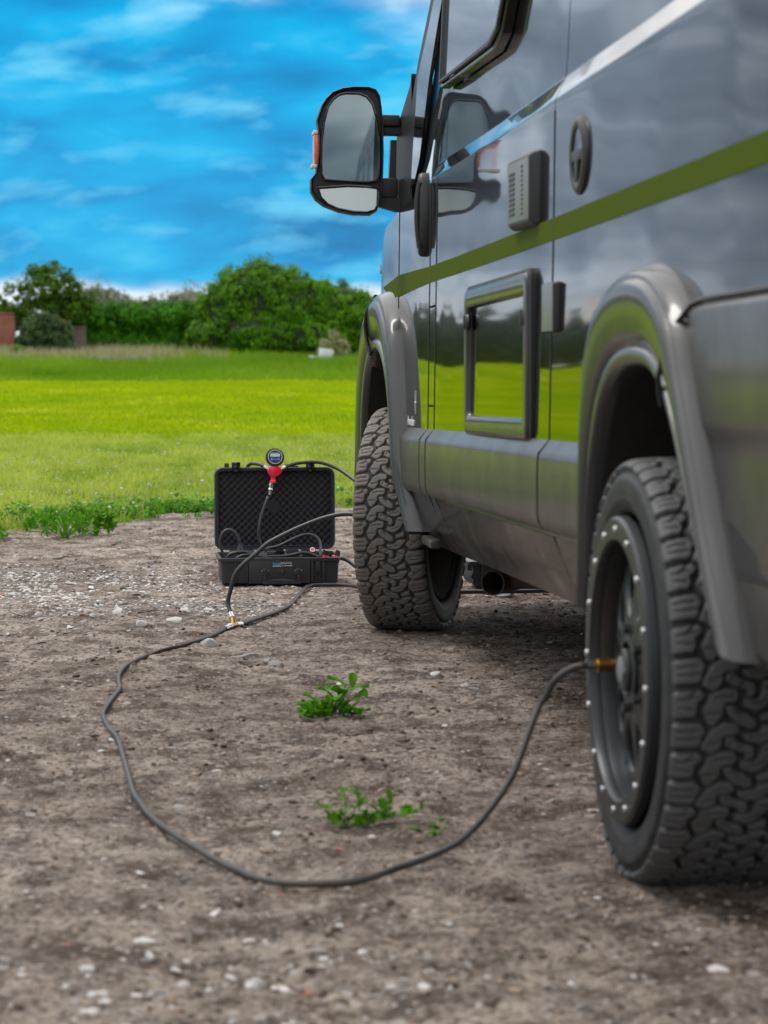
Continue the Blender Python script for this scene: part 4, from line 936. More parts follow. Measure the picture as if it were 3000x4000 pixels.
T = [(0.416, 8.545, 0.04), (0.409, 8.57, 0.065), (0.406, 8.58, 0.09), (0.417, 8.58, 0.132), (0.429, 8.58, 0.178), (0.455, 8.58, 0.213), (0.509, 8.58, 0.258), (0.547, 8.58, 0.292), (0.606, 8.58, 0.323), (0.664, 8.58, 0.35), (0.741, 8.58, 0.379), (0.797, 8.56, 0.394), (0.832, 8.54, 0.398), (0.867, 8.52, 0.395), (0.90, 8.50, 0.39)]
def hose(name, pts, r, m, label, cat='hose', ends=(), ground=True, group=None):
    P = spline(pts, 0.02)
    if ground:
        P = [Vector((p.x, p.y, max(p.z, float(gh(p.x, p.y)) + r * 0.9))) for p in P]; zz_ = [p.z for p in P]
        for k in range(len(P)): w_ = zz_[max(0, k - 6):k + 7]; P[k].z = sum(w_) / len(w_) if 6 < k < len(P) - 7 else zz_[k]
    b = MB(); b.tube(P, r, 12); loc = Vector(pts[0]); b.v = [tuple(Vector(v) - loc) for v in b.v]
    o = b.build(name, m, None, sharp=180, loc=loc); tag(o, label, cat, group)
    return o, P
def ferrule(b, p0, p1, r):
    b.tube([p0, Vector(p0).lerp(Vector(p1), 0.25), Vector(p0).lerp(Vector(p1), 0.26), p1], [r, r, r * 0.86, r * 0.86], 12)
h2, P2 = hose('air_hose', H2, 0.0068, M['hose'], 'long black hose looping over the dirt from brass tee to rear wheel')
b = MB(); e = P2[-1]; b.tube([e, e + Vector((0.015, 0.002, 0))], 0.0098, 12); o = b.build('crimp_ferrule', M['steel'], None); o.parent = h2; o.matrix_parent_inverse = Matrix.Translation(-Vector(H2[0]))
b = MB(); q = e + Vector((0.015, 0.002, 0)); b.tube([q, q + Vector((0.008, 0.0, 0)), q + Vector((0.0081, 0.0, 0)), q + Vector((0.036, 0.003, 0)), q + Vector((0.0361, 0.003, 0)), q + Vector((0.044, 0.004, 0))], [0.009, 0.009, 0.013, 0.013, 0.0105, 0.0105], 14)
o = b.build('valve_connector', M['brass'], None); o.parent = h2; o.matrix_parent_inverse = Matrix.Translation(-Vector(H2[0]))
# valve on the wheel
b = MB(); b.tube([(0.945, 4.525, 0.377), (1.00, 4.52, 0.377)], 0.006, 8); vobj(b, 'tyre_valve', M['steel'])
h1_, P1 = hose('air_hose', H1, 0.0078, M['hose'], 'black hose lying on the dirt from brass tee past the open case')
h3, P3 = hose('air_hose', T, 0.0080, M['hose2'], 'black hose arching up from the brass tee to the front wheel', ground=False)
# brass tee
tc_ = Vector((0.420, 8.487, float(gh(0.42, 8.487)) + 0.011)); d1 = (Vector(P1[-1]) - Vector(P2[0])).normalized()
b = MB(); b.tube([tc_ - d1 * 0.022, tc_ + d1 * 0.022], 0.0098, 12); b.tube([tc_, tc_ + Vector((-0.002, 0.02, 0.022))], 0.0088, 12)
tee = b.build('brass_tee', M['brass'], None); tee_l = tc_.copy(); tee.data.transform(Matrix.Translation(-tc_)); tee.location = tc_
tag(tee, 'small brass tee fitting on the dirt where three black hoses join', 'hose fitting')
for (a, c) in ((tc_ - d1 * 0.022, Vector(P2[0]) - d1 * 0.004), (tc_ + d1 * 0.022, Vector(P1[-1]) + d1 * 0.004), (tc_ + Vector((-0.002, 0.02, 0.022)), Vector(P3[0]) + Vector((-0.002, 0.004, 0.006)))):
    b = MB(); b.tube([a, a.lerp(c, 0.3), a.lerp(c, 0.31), c], [0.0105, 0.0105, 0.0098, 0.0098], 12); o = b.build('hose_collar', M['steel'], None); o.data.transform(Matrix.Translation(-tc_)); o.parent = tee

# ------------------------------------------------------------------ inflator case
CX, CY = 0.695, 10.06; CL, CR = 0.438, 0.953
case = empty('inflator_case', (CX, CY + 0.17, 0)); CO = Vector((CX, CY + 0.17, 0))
tag(case, 'open black hard case holding a compressor kit, on the dirt beside the front wheel', 'equipment case')
def cobj(b, name, m, parent=None, sharp=35, smooth=True):
    b.v = [tuple(Vector(v) - CO) for v in b.v]; o = b.build(name, m, case, smooth, sharp)
    if parent is not None: o.parent = parent
    return o
# base tray
def rr2(x0, x1, y0, y1, r, n=5):
    out = []
    for (cx, cy, s) in ((x1 - r, y1 - r, 0), (x0 + r, y1 - r, 1), (x0 + r, y0 + r, 2), (x1 - r, y0 + r, 3)):
        for k in range(n + 1):
            t = math.pi / 2 * (s + k / n); out.append((cx + r * math.cos(t), cy + r * math.sin(t)))
    return out
def rings(b, R_, cap0=True, cap1=False):
    n = len(R_[0]); V = [p for r_ in R_ for p in r_]; F = []
    for i in range(len(R_) - 1):
        for k in range(n): F.append((i * n + k, i * n + (k + 1) % n, (i + 1) * n + (k + 1) % n, (i + 1) * n + k))
    if cap0: F.append(tuple(range(n))[::-1])
    if cap1: F.append(tuple(range((len(R_) - 1) * n, len(R_) * n)))
    b.add(V, F)
def ring_at(d, z, dy=0.0): return [(x, y, z) for x, y in rr2(CL + d, CR - d, CY + d, CY + 0.335 - d, max(0.004, 0.03 - d))]
b = MB(); rings(b, [ring_at(0.024, 0.003), ring_at(0.014, 0.008), ring_at(0.010, 0.095), ring_at(0.008, 0.097), ring_at(0.0, 0.099), ring_at(0.0, 0.112), ring_at(0.006, 0.114), ring_at(0.012, 0.114), ring_at(0.018, 0.108), ring_at(0.02, 0.06)], True, True)
base_o = cobj(b, 'case_base', M['case'], sharp=30)
# ribs on the front of the base
for (x0, x1) in ((0.505, 0.512), (0.552, 0.561), (0.825, 0.834), (0.872, 0.882)):
    b = MB(); b.box(x0, x1, CY + 0.001, CY + 0.014, 0.010, 0.098, 0.002); o = cobj(b, 'rib', M['case'], base_o)
b = MB(); b.box(0.563, 0.820, CY - 0.003, CY + 0.012, 0.006, 0.100, 0.003); o = cobj(b, 'front_block', M['case'], base_o)
b = MB(); b.box(0.843, 0.864, CY + 0.002, CY + 0.013, 0.052, 0.098, 0.002); o = cobj(b, 'rib', M['case'], base_o)
b = MB(); b.lathe([(0.016, 0), (0.016, -0.002), (0.013, -0.003), (0, -0.003)], 24, Matrix.Translation((0.702, CY - 0.003, 0.058)) @ Matrix.Rotation(R(-90), 4, 'X') @ Matrix.Scale(-1, 4, (0, 0, 1)) if False else Matrix.Translation((0.702, CY - 0.003, 0.058)) @ Matrix.Rotation(R(-90), 4, 'X')); cobj(b, 'pressure_valve', M['case'], base_o)
b = MB(); b.lathe([(0.0022, 0), (0.0022, 0.002), (0, 0.002)], 8, Matrix.Translation((0.702, CY - 0.0055, 0.058)) @ Matrix.Rotation(R(90), 4, 'X')); cobj(b, 'valve_pin', M['brass'], base_o)
# two hinge lugs of the handle and the curved handle
for x in (0.632, 0.770):
    b = MB(); b.box(x - 0.012, x + 0.012, CY - 0.012, CY + 0.004, 0.042, 0.070, 0.003); b.box(x - 0.008, x + 0.008, CY - 0.016, CY - 0.010, 0.056, 0.068, 0.001); o = cobj(b, 'handle_lug', M['trim'], base_o)
    b = MB(); b.box(x - 0.015, x - 0.012, CY - 0.010, CY - 0.004, 0.057, 0.063, 0.001); b.box(x + 0.012, x + 0.015, CY - 0.010, CY - 0.004, 0.057, 0.063, 0.001); cobj(b, 'hinge_pin', M['steel'], base_o)
b = MB()
for x in (0.630, 0.772): b.box(x - 0.007, x + 0.007, CY - 0.010, CY - 0.002, 0.008, 0.046, 0.002)
P = [(0.622, 0.004), (0.780, 0.004), (0.784, 0.016), (0.765, 0.021), (0.735, 0.025), (0.701, 0.0265), (0.667, 0.025), (0.637, 0.021), (0.618, 0.016)]
b.prism(P, 'y', CY - 0.004, CY - 0.016, 0.002); o = cobj(b, 'carry_handle', M['trim'], base_o)
for k in range(9):
    b = MB(); x = 0.645 + k * 0.014; b.box(x - 0.0015, x + 0.0015, CY - 0.0175, CY - 0.0155, 0.008, 0.020, 0.0005); cobj(b, 'grip_rib', M['case'], base_o)
# label plate
b = MB(); b.box(0.657, 0.746, CY - 0.0052, CY - 0.002, 0.0765, 0.0985, 0.0008); lab = cobj(b, 'label_plate', M['trim'], base_o)
mt2 = Matrix(((1, 0, 0, 0), (0, 0, -1, 0), (0, 1, 0, 0), (0, 0, 0, 1)))
def case_text(s, x, z, size, m, shear=0.0):
    return text_mesh('lettering', s, size, M[m], base_o, Matrix.Translation(Vector((x, CY - 0.0058, z)) - CO) @ mt2, shear=shear, ex=0.0002)
case_text('2X60', 0.6600, 0.0795, 0.0170, 'cyan', 0.25)
case_text('INFLATOR', 0.6985, 0.0880, 0.0095, 'white')
b = MB(); b.box(0.702, 0.745, CY - 0.0062, CY - 0.0050, 0.0800, 0.0816); b.box(0.664, 0.698, CY - 0.0062, CY - 0.0050, 0.0772, 0.0784); cobj(b, 'label_line', M['white'], base_o)
# lid, standing open
LY = CY + 0.345; LZ0, LZ1 = 0.120, 0.476; LX0, LX1 = 0.436, 0.957
lid_m = Matrix.Translation((0, LY, LZ0)) @ Matrix.Rotation(R(-3.0), 4, 'X') @ Matrix.Translation((0, -LY, -LZ0))
def lring(d, y): return [tuple(lid_m @ Vector((x, y, z))) for x, z in rr2(LX0 + d, LX1 - d, LZ0 + d, LZ1 - d, max(0.006, 0.036 - d))]
b = MB(); rings(b, [lring(0.02, LY + 0.050), lring(0.008, LY + 0.046), lring(0.004, LY + 0.006), lring(0.0, LY + 0.003), lring(0.0, LY - 0.008), lring(0.003, LY - 0.011), lring(0.007, LY - 0.011), lring(0.009, LY - 0.006), lring(0.013, LY - 0.006), lring(0.015, LY - 0.010), lring(0.018, LY - 0.006), lring(0.020, LY + 0.02)], True, True)
lid = cobj(b, 'case_lid', M['caserim'], sharp=40)
nx_, nz_ = 190, 130; X, Z = np.meshgrid(np.linspace(LX0 + 0.018, LX1 - 0.018, nx_), np.linspace(LZ0 + 0.018, LZ1 - 0.018, nz_))
kk = 2 * math.pi / 0.0300
Yf = LY + 0.004 + 0.0055 * (np.cos(X * kk) * np.cos(Z * kk)) * -1
cm = np.clip((np.hypot(X - 0.695, Z - 0.300) - 0.026) / 0.004, 0, 1); Yf = Yf * cm + (LY + 0.001) * (1 - cm)
V = np.stack([X, Yf, Z], -1).reshape(-1, 3); V = np.array([tuple(lid_m @ Vector(v)) for v in V]) - np.array(CO)
i = np.arange(nx_ - 1)[None, :] + np.arange(nz_ - 1)[:, None] * nx_; F = np.stack([i, i + 1, i + 1 + nx_, i + nx_], -1).reshape(-1, 4)
o = obj('foam_lining', mesh('foam_lining', V, F, sharp=180), M['foam'], case); o.parent = lid
for x in (0.529, 0.849):
    b = MB(); z = LZ1 + 0.003
    b.box(x - 0.019, x + 0.019, LY - 0.030, LY + 0.004, z + 0.006, z + 0.020, 0.003, lid_m); b.box(x - 0.019, x - 0.012, LY - 0.024, LY - 0.012, z - 0.018, z + 0.010, 0.002, lid_m); b.box(x + 0.012, x + 0.019, LY - 0.024, LY - 0.012, z - 0.018, z + 0.010, 0.002, lid_m)
    b.box(x - 0.012, x + 0.012, LY - 0.020, LY - 0.014, z - 0.014, z + 0.008, 0.002, lid_m); o = cobj(b, 'latch', M['glossblk'], lid)
    b = MB(); b.box(x - 0.009, x + 0.009, LY - 0.023, LY - 0.019, z - 0.004, z - 0.001, 0.0008, lid_m); b.box(x - 0.007, x + 0.007, LY - 0.023, LY - 0.019, z - 0.022, z - 0.015, 0.001, lid_m); cobj(b, 'latch_lip', M['trim'], lid)
b = MB(); b.box(0.480, 0.50, LY + 0.0, LY + 0.01, LZ1 - 0.004, LZ1 + 0.018, 0.003, lid_m)
for x in (0.64, 0.745, 0.776): b.box(x - 0.003, x + 0.003, LY, LY + 0.01, LZ1 - 0.003, LZ1 + 0.014, 0.001, lid_m)
b.box(0.75, 0.80, LY, LY + 0.008, LZ1 - 0.003, LZ1 + 0.006, 0.001, lid_m); cobj(b, 'lid_lug', M['case'], lid)
# compressor inside
comp = empty('air_compressor', (0.71, CY + 0.2, 0.02)); QO = Vector((0.71, CY + 0.2, 0.02))
tag(comp, 'black ribbed air compressor lying inside the open case', 'air compressor')
def qobj(b, name, m):
    b.v = [tuple(Vector(v) - QO) for v in b.v]; return b.build(name, m, comp)
b = MB(); b.tube([(0.60, CY + 0.2, 0.075), (0.86, CY + 0.2, 0.075)], 0.050, 24); b.box(0.58, 0.88, CY + 0.13, CY + 0.27, 0.02, 0.06, 0.004); qobj(b, 'motor_body', M['case'])
b = MB()
for k in range(7): b.box(0.735 + k * 0.008, 0.738 + k * 0.008, CY + 0.14, CY + 0.26, 0.09, 0.131)
for k in range(8): b.box(0.80 + k * 0.0075, 0.803 + k * 0.0075, CY + 0.14, CY + 0.26, 0.09, 0.131)
qobj(b, 'cooling_fins', M['trim'])
b = MB(); b.box(0.645, 0.722, CY + 0.13, CY + 0.26, 0.10, 0.134, 0.006); qobj(b, 'cylinder_head', M['glossblk'])
b = MB(); b.box(0.492, 0.60, CY + 0.14, CY + 0.26, 0.06, 0.128, 0.010); qobj(b, 'end_housing', M['trim'])
b = MB(); b.lathe([(0.0075, 0.0), (0.0075, 0.012), (0.011, 0.016), (0.0, 0.016)], 20, Matrix.Translation((0.841, CY + 0.14, 0.112)) @ Matrix.Rotation(R(8), 4, 'X')); qobj(b, 'red_plug', M['redp'])
b = MB(); b.lathe([(0.0, 0.0), (0.0105, 0.0), (0.0105, 0.006), (0.0078, 0.006), (0.0078, 0.002), (0, 0.002)], 20, Matrix.Translation((0.841, CY + 0.137, 0.133)) @ Matrix.Rotation(R(55), 4, 'X')); qobj(b, 'switch_ring', M['white'])
b = MB(); b.lathe([(0.0074, 0.0025), (0.006, 0.006), (0.0, 0.006)], 16, Matrix.Translation((0.841, CY + 0.137, 0.133)) @ Matrix.Rotation(R(55), 4, 'X')); qobj(b, 'red_switch', M['redp'])
# battery clamps
for (x, rz, lb) in ((0.890, 20, 'red and black battery clamp lying in the case beside the switch'), (0.928, -15, 'red and black battery clamp at the right corner of the case')):
    cl = empty('battery_clamp', (x, CY + 0.05, 0.1125)); tag(cl, lb, 'clamp', 'battery clamps in the case'); cl.rotation_euler = (0, 0, R(rz))
    b = MB(); b.box(-0.012, 0.012, -0.012, 0.012, -0.008, 0.004, 0.003, Matrix.Rotation(R(12), 4, 'Y')); b.build('red_grip', M['redp'], cl)
    b = MB(); b.prism([(-0.016, -0.03), (0.014, -0.03), (0.020, 0.02), (0.004, 0.028)], 'y', 0.02, 0.034, 0.003); b.build('jaw', M['blackp'], cl)
    b = MB(); b.tube([(-0.01, 0.03, 0.0), (0.0, 0.036, 0.016), (0.012, 0.03, 0.004)], 0.004, 8); b.build('spring', M['trim'], cl)
# cables and hoses of the kit
hose('power_cable', [(0.477, 10.2, 0.088), (0.468, 10.2, 0.110), (0.453, 10.2, 0.147), (0.451, 10.2, 0.183), (0.464, 10.2, 0.211), (0.487, 10.2, 0.224), (0.514, 10.2, 0.210), (0.529, 10.2, 0.180), (0.533, 10.2, 0.165)], 0.0062, M['caserim'], 'dark cable looping up out of the left end of the case into a plug', 'cable', ground=False)
b = MB(); b.lathe([(0.0, 0.166), (0.0075, 0.166), (0.009, 0.150), (0.014, 0.142), (0.014, 0.132), (0.0, 0.132)], 20, Matrix.Translation((0.535, 10.2, 0))); o = b.build('cable_plug', M['trim'], None); o.data.transform(Matrix.Translation((-0.535, -10.2, -0.132))); o.location = (0.535, 10.2, 0.132)
tag(o, 'conical grey strain-relief plug on top of the compressor housing in the case', 'plug')
hose('coiled_hose', [(0.475, 10.15, 0.100), (0.484, 10.15, 0.118), (0.502, 10.15, 0.127), (0.543, 10.15, 0.133), (0.584, 10.15, 0.124), (0.639, 10.15, 0.113), (0.703, 10.15, 0.112), (0.748, 10.15, 0.117), (0.785, 10.15, 0.126), (0.821, 10.15, 0.124), (0.862, 10.15, 0.106)], 0.0068, M['hose2'], 'black hose lying in waves along the front inside of the case', ground=False)
hose('coiled_hose', [(0.506, 10.12, 0.104), (0.533, 10.12, 0.118), (0.564, 10.12, 0.123), (0.601, 10.12, 0.118), (0.655, 10.12, 0.106)], 0.005, M['hose2'], 'short thin black hose end behind the left front rim of the case', ground=False)
hose('looped_hose', [(0.63, 10.28, 0.128), (0.658, 10.28, 0.136), (0.704, 10.28, 0.146), (0.75, 10.28, 0.168), (0.797, 10.28, 0.189), (0.838, 10.28, 0.195), (0.866, 10.27, 0.181), (0.880, 10.26, 0.153), (0.878, 10.24, 0.125), (0.871, 10.22, 0.095)], 0.0062, M['caserim'], 'dark hose arching up at the right inside of the open case', ground=False)
hose('gauge_hose', [(0.661, 10.31, 0.356), (0.649, 10.30, 0.327), (0.630, 10.29, 0.276), (0.621, 10.28, 0.234), (0.617, 10.28, 0.193), (0.623, 10.28, 0.165), (0.634, 10.28, 0.142), (0.653, 10.28, 0.124)], 0.0066, M['caserim'], 'thin dark hose hanging from the silver coupling of the gauge down into the case', ground=False)
GM = Vector((0.693, 10.345, 0.520))
hose('left_supply_hose', [(0.650, 10.36, 0.4815), (0.638, 10.38, 0.486), (0.614, 10.42, 0.491), (0.590, 10.46, 0.486), (0.575, 10.50, 0.44), (0.57, 10.50, 0.30), (0.56, 10.50, 0.05), (0.60, 10.55, 0.009)], 0.0078, M['hose2'], 'black hose running from the left side of the gauge over the case lid', ground=False)
hose('right_supply_hose', [(0.732, 10.36, 0.4765), (0.745, 10.37, 0.482), (0.782, 10.39, 0.4915), (0.833, 10.40, 0.497), (0.880, 10.40, 0.497), (0.922, 10.39, 0.488), (0.969, 10.36, 0.468), (1.011, 10.3, 0.439), (1.067, 10.2, 0.388), (1.12, 10.1, 0.30), (1.15, 10.0, 0.12), (1.15, 9.8, 0.03), (1.05, 9.75, 0.010)], 0.0078, M['hose2'], 'black hose arching from the right side of the gauge over the lid', ground=False)
hose('case_side_hose', [(0.94, 10.22, 0.10), (0.965, 10.2, 0.098), (0.99, 10.15, 0.090), (1.03, 10.0, 0.06), (1.10, 9.6, 0.02), (1.5, 9.5, 0.018), (2.2, 9.55, 0.018)], 0.0085, M['hose2'], 'black hose leaving the right side of the case and running under the van', ground=False)
hose('far_hose', [(1.25, 10.2, 0.055), (1.37, 10.2, 0.080), (1.52, 10.3, 0.112), (1.8, 10.3, 0.118), (2.3, 10.3, 0.09)], 0.0085, M['hose2'], 'black hose resting on top of the black bag behind the front wheel', ground=False)
# ---- pressure gauge
gau = empty('pressure_gauge', tuple(GM)); tag(gau, 'round digital pressure gauge with a red body, hanging on the open case lid', 'pressure gauge')
def gobj(b, name, m, parent=None, sharp=35):
    o = b.build(name, m, gau, True, sharp)
    if parent is not None: o.parent = parent
    return o
fm = Matrix.Rotation(R(90 - 14), 4, 'X')     # dial looks at the camera, tipped back a little
b = MB(); b.lathe([(0.0, -0.014), (0.034, -0.014), (0.0365, -0.008), (0.0365, 0.010), (0.033, 0.016), (0.031, 0.0165)], 40, fm)
for k in range(34):
    a = 2 * math.pi * k / 34; b.box(0.035, 0.0395, -0.0021, 0.0021, -0.010, 0.014, 0.0006, fm @ Matrix.Rotation(a, 4, 'Z'))
head = gobj(b, 'gauge_head', M['blackp'])
b = MB(); b.lathe([(0.0, 0.0150), (0.0285, 0.0150), (0.0290, 0.0150)], 36, fm); gobj(b, 'dial', M['dial'], head)
b = MB(); b.lathe([(0.0285, 0.0152), (0.0290, 0.0172), (0.0305, 0.0172), (0.0312, 0.0152)], 36, fm, closed=True); gobj(b, 'dial_ring', M['clear'], head)
b = MB(); b.box(-0.0205, 0.0205, 0.001, 0.0140, 0.0153, 0.0162, 0.0, fm); gobj(b, 'display', M['lcd'], head)
b = MB(); b.box(-0.016, 0.014, 0.0158, 0.0172, 0.0152, 0.0157, 0.0, fm); gobj(b, 'dial_print', M['white'], head)
b = MB(); b.box(-0.012, 0.012, -0.0115, -0.0085, 0.0153, 0.0160, 0.0, fm)
for x in (-0.0145, 0.0145): b.lathe([(0.0046, 0.0152), (0.0046, 0.0162), (0, 0.0162)], 16, fm @ Matrix.Translation((x, -0.0095, 0)) @ Matrix.Scale(1.3, 4, (1, 0, 0)))
gobj(b, 'gauge_button', M['bluebtn'], head)
# red wedge body
b = MB(); b.prism([(1.12 * u_, v_) for u_, v_ in [(-0.028, -0.054), (-0.023, -0.040), (-0.010, -0.035), (0.006, -0.035), (0.020, -0.040), (0.027, -0.054), (0.026, -0.063), (0.008, -0.079), (-0.019, -0.078), (-0.029, -0.062)]], 'y', 0.012, -0.015, 0.002)
rm = Matrix.Rotation(R(4), 4, 'Y')
b.lathe([(0.0, -0.076), (0.0135, -0.076), (0.0115, -0.083), (0.0105, -0.094), (0.0125, -0.099), (0.0135, -0.101), (0.0125, -0.104), (0.013, -0.108), (0.0, -0.108)], 24, Matrix.Translation((-0.002, 0, 0)) @ rm); gobj(b, 'red_body', M['red'])
b = MB(); ax2 = Matrix.Translation((-0.003, 0, 0)) @ Matrix.Rotation(R(7), 4, 'Y')
b.lathe([(0.0, -0.106), (0.0085, -0.106), (0.009, -0.111), (0.0085, -0.114), (0.011, -0.116), (0.011, -0.121), (0.0092, -0.1225), (0.0092, -0.132), (0.0108, -0.134), (0.0118, -0.136), (0.0118, -0.140), (0.0072, -0.143), (0.0066, -0.150), (0.0068, -0.160), (0.0, -0.160)], 24, ax2); gobj(b, 'quick_coupling', M['steel'])
for (a, c) in (((-0.026, 0, -0.050), (-0.046, 0.010, -0.0375)), ((0.024, 0, -0.050), (0.044, 0.010, -0.0405))):
    a, c = Vector(a), Vector(c); b = MB(); b.tube([a, a.lerp(c, 0.2), a.lerp(c, 0.21), c], [0.006, 0.006, 0.0078, 0.0078], 14); gobj(b, 'nipple', M['steel'])
    b = MB(); b.tube([a + (a - c) * 0.15, a], [0.0066, 0.0066], 6); gobj(b, 'brass_nut', M['brass'])

# ------------------------------------------------------------------ black bag behind the front wheel
bag = empty('tool_bag', (1.75, 9.95, 0)); tag(bag, 'black tarpaulin bag on the dirt under the van behind the exhaust', 'bag')
bm = bmesh.new(); bmesh.ops.create_cube(bm, size=1.0)
bmesh.ops.subdivide_edges(bm, edges=bm.edges[:], cuts=6, use_grid_fill=True)
for v in bm.verts:
    x, y, z = v.co; s_ = 1 - 0.06 * (abs(z) * 2) ** 4
    v.co = Vector((x * 0.56 * s_, y * 0.26 * s_, 0.052 + z * 0.098)) + Vector((0.006 * math.sin(z * 60 + y * 20), 0.006 * math.sin(x * 40 + z * 50), 0.004 * math.sin(x * 23)))
me = bpy.data.meshes.new('bag'); bm.to_mesh(me); bm.free(); me.shade_smooth(); me.set_sharp_from_angle(angle=R(50)); obj('bag_body', me, M['bag'], bag)
b = MB(); b.box(-0.30, 0.29, -0.145, 0.14, 0.098, 0.113, 0.006); b.build('bag_lid', M['bag'], bag)
b = MB(); b.box(-0.302, -0.284, -0.148, -0.138, 0.075, 0.108, 0.003); b.box(-0.245, -0.235, -0.147, -0.142, 0.02, 0.10, 0.001); b.build('strap', M['blackp'], bag)

# ------------------------------------------------------------------ stones, soil crumbs, twigs
def stone_me(seed, flat=0.55, sub=2):
    rs = np.random.RandomState(seed); bm = bmesh.new(); bmesh.ops.create_icosphere(bm, subdivisions=sub, radius=1.0)
    ax = rs.normal(size=(7, 3)); ax /= np.linalg.norm(ax, axis=1)[:, None]; dd = rs.uniform(0.42, 0.78, 7)
    for v in bm.verts:
        p = np.array(v.co)
        for a, d in zip(ax, dd):
            t = p @ a
            if t > d: p = p - a * (t - d) * 0.9
        p = p * (1 + 0.05 * math.sin(p[0] * 5 + seed) * math.cos(p[1] * 4)); v.co = Vector(p)
    for v in bm.verts: v.co.z *= flat; v.co.y *= 0.75
    me = bpy.data.meshes.new('stone'); bm.to_mesh(me); bm.free(); me.shade_smooth(); me.set_sharp_from_angle(angle=R(28)); return me
KINDS = [('st_white', 'pale limestone chip'), ('st_grey', 'grey pebble'), ('st_brown', 'brown pebble'), ('st_red', 'reddish brick chip')]
protos = {k: [stone_me(10 * i + j, fl) for j, fl in enumerate((0.35, 0.45, 0.55, 0.65))] for i, (k, _) in enumerate(KINDS)}
for k in protos:
    for me in protos[k]: me.materials.append(M[k])
F_ = 9450.0
def view_px(x, y):
    """rough size test only: where on the lot a point is seen"""
    cz = (x * 0.1117 + y * 0.9937); return 1500 + F_ * (x * 0.9937 - y * 0.1117) / cz
rs = np.random.RandomState(3)
cand = []
def place(x, y, s, k): cand.append((s / y, x, y, s, k))
# individually seen ones first (where the photograph has them)
FIXED = [(0.052, 3.99, 0.017, 'st_white'), (-0.045, 3.84, 0.013, 'st_white'), (-0.04, 3.55, 0.014, 'st_white'), (0.17, 4.19, 0.012, 'st_white'), (0.115, 4.24, 0.011, 'st_grey'), (0.47, 3.66, 0.016, 'st_white'), (0.40, 3.86, 0.010, 'st_white'), (0.955, 3.70, 0.018, 'st_white'),
         (0.38, 4.05, 0.008, 'st_white'), (0.22, 3.99, 0.010, 'st_white'), (0.445, 4.69, 0.013, 'st_red'), (0.52, 4.82, 0.010, 'st_white'), (0.61, 6.74, 0.022, 'st_white'), (0.66, 7.02, 0.017, 'st_white'), (0.50, 7.45, 0.028, 'st_grey'), (0.475, 7.52, 0.022, 'st_grey'), (0.96, 7.15, 0.022, 'st_white'), (1.02, 6.95, 0.017, 'st_white'), (0.02, 8.95, 0.030, 'st_white'), (0.62, 6.5, 0.014, 'st_brown'),
         (0.36, 9.0, 0.028, 'st_white'), (0.27, 8.95, 0.026, 'st_white'), (0.22, 8.70, 0.03, 'st_white'), (0.10, 8.60, 0.02, 'st_white'), (0.31, 7.95, 0.03, 'st_white'), (1.56, 9.55, 0.05, 'st_grey')]
for x, y, s, k in FIXED: place(x, y, s, k)
cand = [(9.0 + i * 0.001,) + c[1:] for i, c in enumerate(cand)]
def blocked(x, y):
    return (0.42 < x < 0.98 and 10.02 < y < 10.45) or (math.hypot(x - 1.1, y - 4.47) < 0.30) or (math.hypot(x - 1.1, y - 8.5) < 0.30)
for _ in range(26000):
    y = 3.3 * (15.0 / 3.3) ** rs.rand(); x = -1.3 + rs.rand() * 4.2
    px = view_px(x, y)
    if px < -40 or px > 3040 or blocked(x, y) or y > edge_y(x) - 0.1: continue
    cl = float(vn(x * 2.3, y * 1.1, 77)) + 0.5 * float(vn(x * 6, y * 4, 78))
    patch = math.exp(-(((x + 0.1) / 0.75) ** 2 + ((y - 9.9) / 1.1) ** 2)) + 0.7 * math.exp(-(((x + 0.55) / 0.5) ** 2 + ((y - 8.7) / 0.5) ** 2)) + 0.5 * math.exp(-(((x - 0.1) / 0.5) ** 2 + ((y - 3.7) / 0.35) ** 2))
    if rs.rand() > 0.10 + 0.16 * max(0, cl) + 0.9 * patch: continue
    s = 0.0028 + 0.009 * rs.rand() ** 4 + 0.014 * patch * rs.rand() ** 2.5
    r_ = rs.rand(); k = 'st_white' if r_ < (0.30 + 0.4 * patch) else 'st_grey' if r_ < 0.62 + 0.3 * patch else 'st_brown' if r_ < 0.97 else 'st_red'
    cand.append((s / y, x, y, s, k))
cand.sort(key=lambda c: -c[0])
GR = 'loose stones scattered over the dirt lot'
def WHERE(x, y):
    p = view_px(x, y)
    if p > 1850 and y > 5.2: return 'on the dirt beneath the van between its wheels'
    if p > 2250: return 'on the dirt just before the rear tyre'
    if y > 12: return 'on the bare dirt close to the grass edge' + (' at the left' if p < 450 else '')
    if y > 9.3: return ('in the pale gravel patch at the left border' if p < 280 else 'in the pale gravel patch left of the case' if p < 620 else 'beside the left end of the case' if p < 860 else 'next to the open case')
    if y > 8.2: return ('on the dirt far left, nearer than the pale patch' if p < 350 else 'between the pale patch and the brass tee' if p < 860 else 'in front of the open case' if p < 1330 else 'close to the front tyre')
    if y > 7.0: return ('left of the upper bend of the hose' if p < 450 else 'below the brass tee' if p < 1100 else 'between the leafy weed and the front tyre')
    if y > 5.6: return ('left of the hose at mid height' if p < 420 else 'inside the hose loop left of the leafy weed' if p < 1130 else 'right beside the leafy weed' if p < 1450 else 'between the leafy weed and the rising hose')
    if y > 4.4: return ('outside the lower left of the hose' if p < 520 else 'inside the hose loop left of the spreading weed' if p < 1200 else 'around the spreading weed' if p < 1700 else 'under the rising end of the hose')
    return ('in the near left corner' if p < 700 and y < 3.9 else 'in the near foreground, left of centre' if p < 1300 and y < 3.9 else 'in the near foreground, right of centre' if y < 3.9 else 'just before the nearest bend of the hose')
